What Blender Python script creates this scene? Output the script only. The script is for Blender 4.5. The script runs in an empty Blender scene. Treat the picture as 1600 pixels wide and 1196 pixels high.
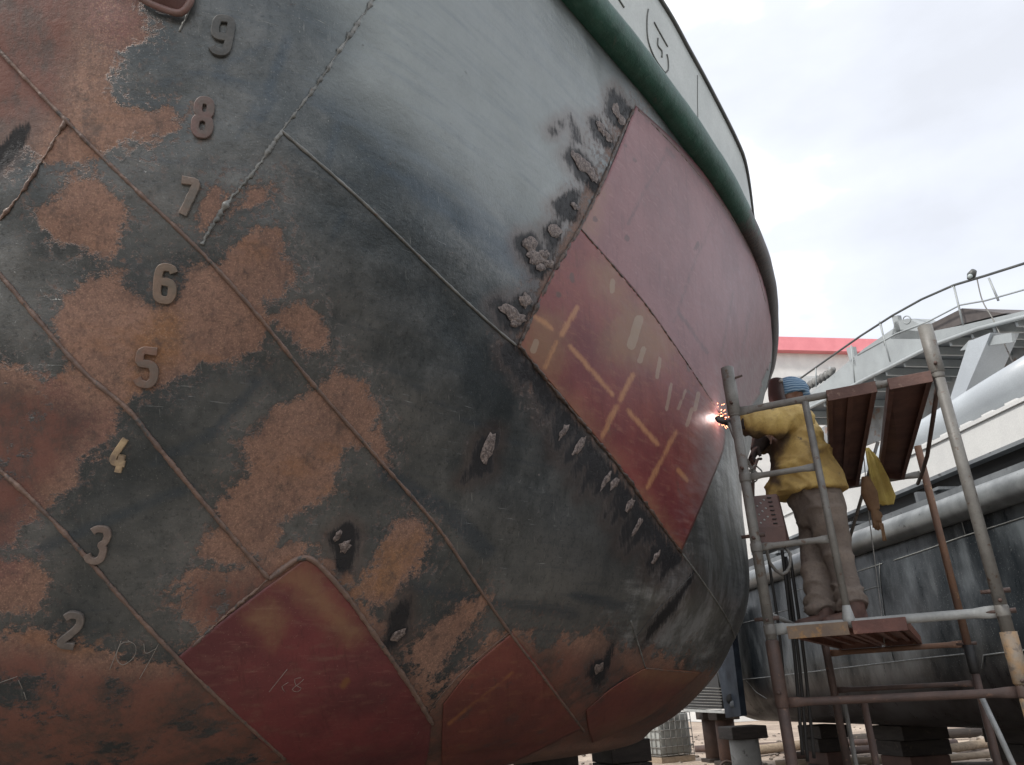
import bpy, bmesh, math, random
import numpy as np
from mathutils import Vector, Matrix, noise
from mathutils.bvhtree import BVHTree
random.seed(7); rng = np.random.default_rng(7)
S = bpy.context.scene
COL = S.collection
# ------------------------------------------------------------------ camera
F = 1230.0; PITCH = math.radians(22); ROLL = math.radians(3.0)
EYE = Vector((0, 0, 1.6))
fw = Vector((0, math.cos(PITCH), math.sin(PITCH)))
r0 = Vector((1, 0, 0)); u0 = r0.cross(fw)
rt = r0*math.cos(ROLL) - u0*math.sin(ROLL); up = u0*math.cos(ROLL) + r0*math.sin(ROLL)
cd = bpy.data.cameras.new('camera'); cam = bpy.data.objects.new('camera', cd); COL.objects.link(cam)
cd.sensor_width = 36; cd.lens = 36*F/1600; cd.clip_end = 2000; cd.clip_start = 0.05
M = Matrix((rt, up, -fw)).transposed().to_4x4(); M.translation = EYE; cam.matrix_world = M
S.camera = cam
# ------------------------------------------------------------------ world, sun, exposure
SUN_EL = math.radians(48); SUN_AZ = math.radians(-128)      # azimuth clockwise from +y
w = bpy.data.worlds.new('World'); S.world = w; w.use_nodes = True
nt = w.node_tree; nt.nodes.clear(); L = nt.links
wo = nt.nodes.new('ShaderNodeOutputWorld'); bg = nt.nodes.new('ShaderNodeBackground')
sky = nt.nodes.new('ShaderNodeTexSky'); sky.sky_type = 'NISHITA'; sky.sun_disc = False
sky.sun_elevation = SUN_EL; sky.sun_rotation = SUN_AZ; sky.dust_density = 2.0
tc = nt.nodes.new('ShaderNodeTexCoord'); mp = nt.nodes.new('ShaderNodeMapping'); mp.inputs['Scale'].default_value = (1, 1, 2.2)
n1 = nt.nodes.new('ShaderNodeTexNoise'); n1.inputs['Scale'].default_value = 2.1; n1.inputs['Detail'].default_value = 7; n1.inputs['Roughness'].default_value = .5
cr = nt.nodes.new('ShaderNodeValToRGB'); e = cr.color_ramp.elements
e[0].position = .36; e[0].color = (4.75, 4.88, 5.2, 1); e[1].position = .60; e[1].color = (9.4, 9.4, 9.3, 1)

k = cr.color_ramp.elements.new(.5); k.color = (5.5, 5.7, 6.15, 1)
mx = nt.nodes.new('ShaderNodeMix'); mx.data_type = 'RGBA'; mx.inputs[0].default_value = .86
L.new(tc.outputs['Generated'], mp.inputs[0]); L.new(mp.outputs[0], n1.inputs['Vector']); L.new(n1.outputs['Fac'], cr.inputs[0])
L.new(sky.outputs[0], mx.inputs[6]); L.new(cr.outputs[0], mx.inputs[7]); L.new(mx.outputs[2], bg.inputs[0])
bg.inputs[1].default_value = .12; L.new(bg.outputs[0], wo.inputs[0])
sd = bpy.data.lights.new('sun', 'SUN'); sd.energy = 2.2; sd.angle = math.radians(6); sd.color = (1, .96, .9)
so = bpy.data.objects.new('sun', sd); COL.objects.link(so)
sv = Vector((math.sin(SUN_AZ)*math.cos(SUN_EL), math.cos(SUN_AZ)*math.cos(SUN_EL), math.sin(SUN_EL)))
so.rotation_euler = sv.to_track_quat('Z', 'Y').to_euler()
S.view_settings.view_transform = 'Standard'; S.view_settings.look = 'None'
S.view_settings.exposure = 0.70; S.view_settings.gamma = 1
S.render.engine = 'CYCLES'

# ------------------------------------------------------------------ helpers
def ray(x, y): return fw + rt*((x-800)/F) + up*((598-y)/F)
def aty(x, y, Y):
    d = ray(x, y); return EYE + d*(Y/d.y)
def atz(x, y, z):
    d = ray(x, y); return EYE + d*((z-1.6)/d.z)
def V(*a): return Vector(a)
def tag(o, label=None, cat=None, group=None, kind=None):
    if label: o['label'] = label
    if cat: o['category'] = cat
    if group: o['group'] = group
    if kind: o['kind'] = kind
    return o
def empty(name, loc, label, cat, group=None):
    o = bpy.data.objects.new(name, None); COL.objects.link(o); o.location = loc; o.empty_display_size = .1
    return tag(o, label, cat, group)
def adopt(o, parent):
    if parent is not None:
        o.parent = parent
        q = parent; t = Vector((0, 0, 0))
        while q is not None: t += q.location; q = q.parent
        o.location = -t          # mesh data are written in world metres
    return o
def add(name, vf, mat, parent=None, smooth=True):
    vs, fs = vf
    me = bpy.data.meshes.new(name); me.from_pydata([tuple(v) for v in vs], [], fs); me.update()
    if smooth: me.polygons.foreach_set('use_smooth', [True]*len(me.polygons))
    o = bpy.data.objects.new(name, me); COL.objects.link(o)
    for m in (mat if isinstance(mat, (list, tuple)) else [mat]): me.materials.append(m)
    return adopt(o, parent)
class MB:
    def __init__(s): s.v = []; s.f = []
    def put(s, vf):
        n = len(s.v); s.v += [Vector(v) for v in vf[0]]; s.f += [tuple(i+n for i in f) for f in vf[1]]; return s
    def vf(s): return (s.v, s.f)
def frame(d, ref=None):
    d = d.normalized(); ref = ref or (V(0, 0, 1) if abs(d.z) < .9 else V(1, 0, 0))
    a = d.cross(ref).normalized(); return a, a.cross(d).normalized()
def tube(P, r, n=10, cap=True, closed=False, flat=None):
    P = [Vector(p) for p in P]; m = len(P); R = r if isinstance(r, (list, tuple)) else [r]*m
    vs = []; fs = []; a = None
    for i in range(m):
        d = (P[(i+1) % m]-P[i-1]) if closed else (P[min(i+1, m-1)]-P[max(i-1, 0)])
        d = d.normalized() if d.length > 1e-9 else V(0, 0, 1)
        if a is None: a, b = frame(d)
        else:
            a = (a-d*a.dot(d)); a = a.normalized() if a.length > 1e-6 else frame(d)[0]
        b = a.cross(d)
        for k in range(n):
            t = 2*math.pi*k/n
            vs.append(P[i]+a*(R[i]*math.cos(t))+b*(R[i]*math.sin(t)))
    M_ = m if closed else m-1
    for i in range(M_):
        for k in range(n):
            j = (i+1) % m; fs.append((i*n+k, i*n+(k+1) % n, j*n+(k+1) % n, j*n+k))
    if cap and not closed:
        fs.append(tuple(range(n))[::-1]); fs.append(tuple((m-1)*n+k for k in range(n)))
    return vs, fs
def pipe_flat(p, q, r, n=12, fl=.10):
    "round tube whose two ends are hammered flat, as scaffold bars are"
    p = Vector(p); q = Vector(q); d = q-p; ln = d.length; d.normalize(); a, b = frame(d)   # b is near vertical
    st = [0, fl*.45, fl, .5*ln, ln-fl, ln-fl*.45, ln]; k = [0, .15, 1, 1, 1, .15, 0]
    vs = []; fs = []
    for s_, kk in zip(st, k):
        ra = r*(.28+.72*kk); rb = r*(1.32-.32*kk)
        for j in range(n):
            t = 2*math.pi*j/n; vs.append(p+d*s_+a*(ra*math.cos(t))+b*(rb*math.sin(t)))
    for i in range(len(st)-1):
        for j in range(n): fs.append((i*n+j, i*n+(j+1) % n, (i+1)*n+(j+1) % n, (i+1)*n+j))
    fs.append(tuple(range(n))[::-1]); fs.append(tuple((len(st)-1)*n+j for j in range(n)))
    return vs, fs
def box(o, ax, ay, az, bev=0):
    "box from corner o along three edge vectors"
    o, ax, ay, az = map(Vector, (o, ax, ay, az))
    vs = [o, o+ax, o+ax+ay, o+ay, o+az, o+ax+az, o+ax+ay+az, o+ay+az]
    if ax.cross(ay).dot(az) < 0: fl = True
    else: fl = False
    fs = [(0, 3, 2, 1), (4, 5, 6, 7), (0, 1, 5, 4), (1, 2, 6, 5), (2, 3, 7, 6), (3, 0, 4, 7)]
    if fl: fs = [f[::-1] for f in fs]
    if bev:
        bm = bmesh.new(); bv = [bm.verts.new(v) for v in vs]
        for f in fs: bm.faces.new([bv[i] for i in f])
        bmesh.ops.bevel(bm, geom=bm.edges[:], offset=bev, segments=2, affect='EDGES', profile=.5)
        bm.verts.index_update(); vs = [v.co.copy() for v in bm.verts]; fs = [tuple(v.index for v in f.verts) for f in bm.faces]; bm.free()
    return vs, fs
def cbox(c, sx, sy, sz, rz=0, bev=0):
    X = V(math.cos(rz), math.sin(rz), 0); Y = V(-math.sin(rz), math.cos(rz), 0); c = Vector(c)
    return box(c-X*sx/2-Y*sy/2-V(0, 0, sz/2), X*sx, Y*sy, V(0, 0, sz), bev)
def bm_vf(bm):
    bm.verts.index_update(); r = ([v.co.copy() for v in bm.verts], [tuple(v.index for v in f.verts) for f in bm.faces]); bm.free(); return r
def smooth_line(P, step):
    "Catmull-Rom through the points (tuples or Vectors) at about the given step"
    P = [np.array(p, float) for p in P]; out = []
    for i in range(len(P)-1):
        p0 = P[i-1] if i > 0 else 2*P[0]-P[1]; p1, p2 = P[i], P[i+1]; p3 = P[i+2] if i+2 < len(P) else 2*P[-1]-P[-2]
        n = max(1, int(np.linalg.norm(p2-p1)/step))
        for k in range(n):
            t = k/n; out.append(.5*((2*p1)+(-p0+p2)*t+(2*p0-5*p1+4*p2-p3)*t*t+(-p0+3*p1-3*p2+p3)*t**3))
    out.append(P[-1]); return out

# ------------------------------------------------------------------ materials
class NT:
    def __init__(s, name):
        s.m = bpy.data.materials.new(name); s.m.use_nodes = True; s.t = s.m.node_tree; s.t.nodes.clear()
        s.out = s.n('ShaderNodeOutputMaterial'); s.b = s.n('ShaderNodeBsdfPrincipled'); s.l(s.b.outputs[0], s.out.inputs[0])
        s.tc = s.n('ShaderNodeTexCoord')
    def n(s, k): return s.t.nodes.new(k)
    def l(s, a, b): s.t.links.new(a, b)
    def put(s, v, i):
        if isinstance(v, (int, float)): i.default_value = v
        elif isinstance(v, tuple): i.default_value = v if len(v) == 4 else v+(1,)
        else: s.l(v, i)
    def noise(s, scale, detail=4, rough=.55, stretch=None, rot=None, dist=0):
        src = s.tc.outputs['Object']
        if stretch or rot:
            m = s.n('ShaderNodeMapping'); s.l(src, m.inputs[0])
            if stretch: m.inputs['Scale'].default_value = stretch
            if rot: m.inputs['Rotation'].default_value = rot
            src = m.outputs[0]
        x = s.n('ShaderNodeTexNoise'); s.l(src, x.inputs['Vector']); x.inputs['Scale'].default_value = scale
        x.inputs['Detail'].default_value = detail; x.inputs['Roughness'].default_value = rough; x.inputs['Distortion'].default_value = dist
        return x.outputs['Fac']
    def math(s, op, a, b=0.0, c=0.0, clamp=False):
        x = s.n('ShaderNodeMath'); x.operation = op; x.use_clamp = clamp
        for v, i in ((a, 0), (b, 1), (c, 2)): s.put(v, x.inputs[i])
        return x.outputs[0]
    def ramp(s, v, lo, hi, a=0., b=1.):
        x = s.n('ShaderNodeMapRange'); x.interpolation_type = 'SMOOTHSTEP'; s.put(v, x.inputs[0])
        for i, q in enumerate((lo, hi, a, b)): x.inputs[i+1].default_value = q
        return x.outputs[0]
    def mix(s, f, a, b):
        x = s.n('ShaderNodeMix'); x.data_type = 'RGBA'; s.put(f, x.inputs[0]); s.put(a, x.inputs[6]); s.put(b, x.inputs[7]); return x.outputs[2]
    def vmul(s, a, k):
        x = s.n('ShaderNodeVectorMath'); x.operation = 'SCALE'; s.put(a, x.inputs[0]); x.inputs['Scale'].default_value = k; return x.outputs[0]
    def attr(s, n):
        x = s.n('ShaderNodeAttribute'); x.attribute_name = n; return x.outputs['Fac']
    def bump(s, h, st=.3, dist=.01, prev=None):
        x = s.n('ShaderNodeBump'); s.put(h, x.inputs['Height']); x.inputs['Strength'].default_value = st; x.inputs['Distance'].default_value = dist
        if prev: s.l(prev, x.inputs['Normal'])
        return x.outputs[0]
    def done(s, col, rough, nrm=None, metal=0., spec=None):
        s.put(col, s.b.inputs['Base Color']); s.put(rough, s.b.inputs['Roughness']); s.put(metal, s.b.inputs['Metallic'])
        if nrm: s.l(nrm, s.b.inputs['Normal'])
        if spec is not None: s.put(spec, s.b.inputs['Specular IOR Level'])
        return s.m
def grimy(name, a, b, rough=.6, sc=3., metal=0., c=None, cth=.6, bump=.3, bd=.004, fine=60., spec=None, stretch=None):
    t = NT(name); n = t.noise(sc, 6, .6, stretch); col = t.mix(t.ramp(n, .35, .65), a, b)
    if c: col = t.mix(t.ramp(t.noise(sc*2.3, 8, .65), cth, cth+.08), col, c)
    f = t.noise(fine, 3)
    col = t.mix(t.math('MULTIPLY', t.ramp(f, .3, .7), .25), col, tuple(x*.55 for x in a))
    r = t.math('ADD', rough-.12, t.math('MULTIPLY', n, .24))
    return t.done(col, r, t.bump(t.math('ADD', f, t.math('MULTIPLY', n, .8)), bump, bd), metal, spec)
def plain(name, c, rough=.5, metal=0.):
    return grimy(name, c, tuple(x*.8 for x in c), rough, 5., metal, bump=.15, bd=.002)

# ------------------------------------------------------------------ tug hull surface
ROWS = [
(1.10,[(-3.6,5.5),(-3.1,5.6),(-3,5.8),(-2.9,6.1),(-2.8,6.5),(-2.6,7),(-2.4,7.6),(-2.2,8.2),(-2,9),(-1.9,10),(-1.8,11),(-1.7,12.5)]),
(1.22,[(-3.6,4.2),(-2.6,4.0),(-2.0,4.05),(-1.5,4.3),(-1.0,4.8),(-.45,5.3),(.1,5.9),(.4,6.5),(.45,7.3),(.3,8.5),(0,10),(-.5,12.5)]),
(1.37,[(-3.7,3.6),(-2.6,3.4),(-1.85,3.48),(-1.28,3.75),(-.67,4.25),(-.1,4.8),(.42,5.4),(.83,6.0),(1.0,6.9),(.9,8.2),(.6,10),(0,12.5)]),
(1.60,[(-3.8,3.25),(-2.6,3.0),(-1.75,3.1),(-1.1,3.42),(-.4,4.0),(.15,4.55),(.68,5.15),(1.1,5.7),(1.3,6.5),(1.25,8),(.9,10),(.4,12.5)]),
(1.87,[(-3.8,3.05),(-2.6,2.78),(-1.65,2.92),(-.95,3.25),(-.2,3.9),(.4,4.5),(.95,5.1),(1.34,5.65),(1.54,6.5),(1.5,8),(1.2,10),(.7,12.5)]),
(2.31,[(-3.8,2.85),(-2.5,2.6),(-1.47,2.73),(-.8,3.1),(-.02,3.75),(.6,4.38),(1.15,5.0),(1.55,5.65),(1.8,6.6),(1.85,8),(1.65,10),(1.1,12.5)]),
(3.35,[(-3.8,2.45),(-2.3,2.2),(-1.12,2.32),(-.5,2.72),(.2,3.55),(.83,4.4),(1.40,5.3),(1.82,6.3),(2.15,7.5),(2.3,9),(2.2,11),(1.6,13)]),
(4.4,[(-3.8,2.15),(-2.2,1.85),(-1.05,1.95),(-.4,2.4),(.35,3.4),(1.05,4.4),(1.7,5.5),(2.25,6.8),(2.75,8.4),(2.95,10.3),(2.8,12),(2.2,14)]),
(5.2,[(-3.8,1.9),(-2.2,1.6),(-1.1,1.72),(-.41,2.15),(.4,3.27),(1.14,4.32),(1.9,5.55),(2.6,7.05),(3.22,9.2),(3.4,11.5),(3.2,13),(2.5,15)]),
]
G = np.array([[(x, y, z) for x, y in r] for z, r in ROWS])
def crv(P, t):
    n = len(P)-1; x = np.clip(np.asarray(t, float), 0, 1)*n; i = np.clip(np.floor(x).astype(int), 0, n-1); f = (x-i)
    f = f.reshape(f.shape+(1,)*(P.ndim-1))
    def g(k):
        kk = np.clip(k, 0, n); b = ((k < 0) | (k > n)).reshape(k.shape+(1,)*(P.ndim-1))
        return np.where(b, 2*P[kk]-P[np.clip(2*kk-k, 0, n)], P[kk])
    p0, p1, p2, p3 = g(i-1), g(i), g(i+1), g(i+2)
    return .5*((2*p1)+(-p0+p2)*f+(2*p0-5*p1+4*p2-p3)*f**2+(-p0+3*p1-3*p2+p3)*f**3)
def hullgrid(ts, us):
    return crv(crv(G, ts).transpose(1, 0, 2), us).transpose(1, 0, 2)
NTt, NU = 230, 330
HG = hullgrid(np.linspace(0, 1, NTt), np.linspace(0, 1, NU))
HV = HG.reshape(-1, 3)
HF = [(i*NU+j, i*NU+j+1, (i+1)*NU+j+1, (i+1)*NU+j) for i in range(NTt-1) for j in range(NU-1)]
BVH = BVHTree.FromPolygons([tuple(v) for v in HV], HF)
def onhull(x, y, off=0.):
    d = ray(x, y).normalized(); h = BVH.ray_cast(EYE, d)
    if h[0] is None: return None, None
    n = h[1].normalized()
    if n.dot(d) > 0: n = -n
    return h[0]+n*off, n
RT, UP, FW, EY = (np.array(v) for v in (rt, up, fw, EYE))
def proj(P):
    q = np.asarray(P)-EY; z = q@FW; z = np.where(z > .05, z, .05)
    return np.stack([800+F*(q@RT)/z, 598-F*(q@UP)/z], -1)
def sdf(P, poly):
    "signed distance (pixels of the photo's grid) to a closed outline, positive inside"
    poly = np.array(poly, float); d = np.full(len(P), 1e9); ins = np.zeros(len(P), bool)
    for a, b in zip(poly, np.roll(poly, -1, 0)):
        e_ = b-a; t = np.clip(((P-a)@e_)/max(e_@e_, 1e-9), 0, 1); d = np.minimum(d, np.linalg.norm(P-a-t[:, None]*e_, axis=1))
        c = (a[1] > P[:, 1]) != (b[1] > P[:, 1])
        with np.errstate(divide='ignore', invalid='ignore'):
            ins ^= c & (P[:, 0] < (b[0]-a[0])*(P[:, 1]-a[1])/(b[1]-a[1])+a[0])
    return np.where(ins, d, -d)
def seg(P, line, r):
    line = np.array(line, float); d = np.full(len(P), 1e9)
    for a, b in zip(line[:-1], line[1:]):
        e_ = b-a; t = np.clip(((P-a)@e_)/max(e_@e_, 1e-9), 0, 1); d = np.minimum(d, np.linalg.norm(P-a-t[:, None]*e_, axis=1))
    return r-d
def setattr_(o, name, val):
    a = o.data.attributes.new(name, 'FLOAT', 'POINT'); a.data.foreach_set('value', np.asarray(val, np.float32))
def union(P, polys, mask=None):
    r = np.full(len(P), -200.)
    for p in polys: r = np.maximum(r, sdf(P, p))
    if mask is not None: r = np.where(mask, r, -200.)
    return np.clip(r, -200, 200)/20.

RUST = [
[(-50,-50),(205,-50),(215,20),(240,50),(200,75),(170,85),(178,110),(160,140),(200,165),(270,165),(290,185),(285,210),(245,218),(240,238),(200,215),(150,255),(70,252),(50,230),(30,225),(10,255),(-50,270)],
[(318,300),(340,280),(360,310),(340,345),(315,365),(300,355)],
[(372,330),(385,300),(410,287),(438,290),(430,310),(395,325)],
[(55,330),(95,310),(105,285),(145,275),(165,290),(205,325),(195,350),(180,395),(150,410),(110,385),(80,375),(60,350)],
[(290,410),(340,405),(400,355),(435,360),(440,400),(472,425),(440,465),(400,480),(420,500),(415,545),(360,560),(320,565),(290,590),(250,610),(205,620),(200,640),(180,640),(150,610),(110,565),(85,510),(95,470),(135,425),(190,425),(200,450),(240,470),(260,480),(290,450)],
[(420,495),(450,475),(490,480),(515,520),(520,552),(475,552),(455,530),(430,515)],
[(80,600),(110,570),(160,610),(185,650),(165,680),(110,730),(70,765),(40,775),(30,755),(70,700),(85,670),(70,640)],
[(380,690),(430,640),(490,600),(530,575),(570,600),(590,640),(580,670),(610,700),(605,725),(575,700),(545,700),(520,740),(525,765),(480,800),(430,815),(410,850),(380,850),(340,830),(335,790),(390,740)],
[(330,830),(400,800),(440,820),(430,860),(400,870),(370,890),(340,880),(310,870)],
[(640,800),(665,815),(680,840),(660,880),(640,900),(600,950),(575,960),(560,920),(590,870),(610,830)],
[(640,1010),(700,960),(755,925),(765,935),(745,985),(700,1020),(680,1060),(640,1040)],
[(-50,600),(10,600),(20,630),(0,650),(-50,650)],
[(-50,740),(20,750),(40,800),(30,860),(-50,870)],
[(-50,880),(40,870),(80,900),(65,950),(-50,965)],
[(690,1080),(800,985),(850,1010),(905,1060),(950,1100),(1000,1060),(1085,1045),(1105,1060),(1080,1140),(900,1210),(700,1240),(640,1150)],
[(985,170),(905,350),(810,537),(802,530),(845,438),(893,350),(972,168)],
[(806,545),(870,622),(960,730),(1062,872),(1050,874),(948,738),(860,632),(798,555)],
[(470,850),(520,880),(580,980),(640,1080),(600,1000),(545,900),(500,850)],
]
FADE_SHEEN = [[(470,-60),(900,-60),(1000,120),(990,175),(960,260),(900,350),(850,395),(760,330),(690,280),(600,215),(500,130),(540,60)]]  # pale area: sky sheen painted into the colour of partly faded paint
DARK_STROKES = [([(480,150),(560,190),(640,235),(720,300),(800,375),(850,420)], 9), ([(500,120),(600,180),(690,200)], 3), ([(520,155),(528,200),(512,255)], 5), ([(605,180),(600,230),(588,280)], 3), ([(560,230),(680,320),(780,410),(830,440)], 6), ([(640,280),(740,350),(800,400)], 12),
 ([(660,165),(720,195)], 3), ([(460,230),(560,300)], 4), ([(420,140),(450,60)], 8), ([(340,120),(430,150),(400,190)], 8), ([(250,130),(330,110),(420,70)], 5), ([(370,220),(400,160),(415,130)], 3), ([(540,330),(515,380)], 3), ([(590,560),(700,640),(820,700)], 4), ([(900,930),(1000,960),(1060,975)], 8), ([(650,920),(760,940),(900,960)], 7), ([(600,740),(700,800),(760,860)], 14), ([(240,720),(330,680),(400,600)], 8), ([(60,860),(200,800),(300,760)], 8)]
WEAK = [[(-50,1000),(60,990),(130,1025),(250,1030),(310,990),(265,950),(300,890),(420,880),(460,862),(520,875),(560,930),(640,1010),(700,1130),(800,1240),(-50,1240)],[(640,1100),(690,1060),(800,975),(1090,1035),(1110,1060),(1080,1150),(640,1240)],[(-50,560),(190,640),(60,800),(-50,960)],[(-50,-50),(150,-50),(110,200),(-50,250)]]
def blob(x, y, a, b, ang, n=10, j=.25):
    out = []
    for k in range(n):
        t = 2*math.pi*k/n; r = 1+random.uniform(-j, j); u, v = a*r*math.cos(t), b*r*math.sin(t); c, s_ = math.cos(ang), math.sin(ang)
        out.append((x+u*c-v*s_, y+u*s_+v*c))
    return out
# gouge scars: pixel centre, half length, half width, angle (deg, image y down)
SCARS = [(962,172,13,5,70),(970,186,9,5,60),(938,200,13,5,70),(950,215,10,4,60),(903,252,18,7,60),(916,262,15,6,65),(925,272,14,6,65),(897,322,7,4,50),
 (867,362,12,10,80),(828,382,14,10,60),(836,402,15,11,30),(850,398,8,8,20),(856,413,8,7,0),(845,418,8,6,0),(820,470,12,10,-70),(797,488,19,9,35),(812,498,10,8,20),(805,506,9,5,10),
 (762,702,27,9,-72),(880,675,14,5,-60),(905,697,20,6,-55),(946,752,17,4,-60),(960,755,13,5,-60),(984,790,11,5,-60),(995,822,15,4,-60),(1025,870,11,4,-60),(538,854,12,8,-50),(527,838,10,5,-50),(622,993,14,7,-45),(935,1045,10,6,-50)]
CHAR = []
for (x, y, a, b, g) in SCARS:
    r_ = random.uniform(1.05, 1.3); CHAR.append(blob(x-4, y+2, a*r_+5, b*r_+4, math.radians(g), 11, .35))
CHAR += [[(800,530),(812,560),(820,590),(806,595),(796,570),(785,568),(782,545)],[(815,545),(840,590),(870,640),(850,640),(830,600),(812,580)],
 [(745,690),(768,675),(772,740),(760,742),(755,730),(725,758),(718,755),(735,730)]]
_sv = random.getstate(); random.seed(21)
for k in range(46):
    q = k/45+random.uniform(-.012, .012); x, y = 826+232*q, 568+300*q; l_ = random.uniform(20, 72)*(.6 if q < .15 else 1); w_ = random.uniform(5, 11); dx, dy = -.50+random.uniform(-.12, .12), .86
    CHAR.append([(x+w_, y-2+w_), (x+dx*l_*.5+w_*.8, y+dy*l_*.5), (x+dx*l_, y+dy*l_), (x+dx*l_*.5-w_*.6, y+dy*l_*.45), (x-w_, y-w_)])
random.setstate(_sv)
CHAR += [[(515,835),(545,815),(560,830),(550,890),(530,895),(520,860)],[(610,960),(640,930),(640,965),(620,1000),(605,1000)],
 [(745,690),(768,675),(772,740),(760,742),(755,730),(725,758),(718,755),(735,730)],[(515,835),(545,815),(560,830),(550,890),(530,895),(520,860)],[(610,960),(640,930),(640,965),(620,1000),(605,1000)],
 [(945,175),(955,140),(968,150),(990,175),(975,200),(965,200)],[(890,180),(903,205),(908,225),(898,220)],[(875,190),(882,197),(880,200)],[(925,1060),(960,1000),(945,1060),(930,1075)],
 [(1065,920),(1085,890),(1080,910),(1050,960),(1020,990),(1000,1020),(1015,980)],[(-20,250),(20,205),(50,190),(45,215),(10,260),(-20,280)],[(860,205),(862,200),(868,206),(866,210)],
 [(860,320),(890,300),(905,300),(900,345),(885,345)]]
GRIND_HAZE = [[(1064,862),(1100,780),(1180,700),(1190,950),(1110,1050),(1010,1040),(960,1000),(980,930)],[(1150,640),(1165,700),(1185,850),(1178,930),(1140,960),(1110,940),(1060,880),(1080,800),(1110,740),(1130,690)]]  # pale grinding, with the glow haze below the arc painted in
PINK = [[(-50,-50),(210,-50),(235,45),(180,80),(150,70),(120,20),(60,20)],[(60,580),(190,650),(110,730),(70,640)],[(-50,740),(70,770),(40,900),(-50,960)]]
YEL = [[(235,460),(290,500),(285,560),(230,600),(195,640),(200,560)],[(600,850),(680,820),(600,950),(560,930)],[(440,880),(540,900),(600,990),(560,960)],[(790,985),(830,1010),(920,1140),(880,1130)]]
PPX = proj(HV); qn = (HV-EY)
gy, gx = np.gradient(HG, axis=(0, 1)); nn = np.cross(gx, gy).reshape(-1, 3); front = np.einsum('ij,ij->i', nn, -qn); front = (front*np.sign(np.median(front)) > 0) & (qn@FW > .3)

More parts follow.
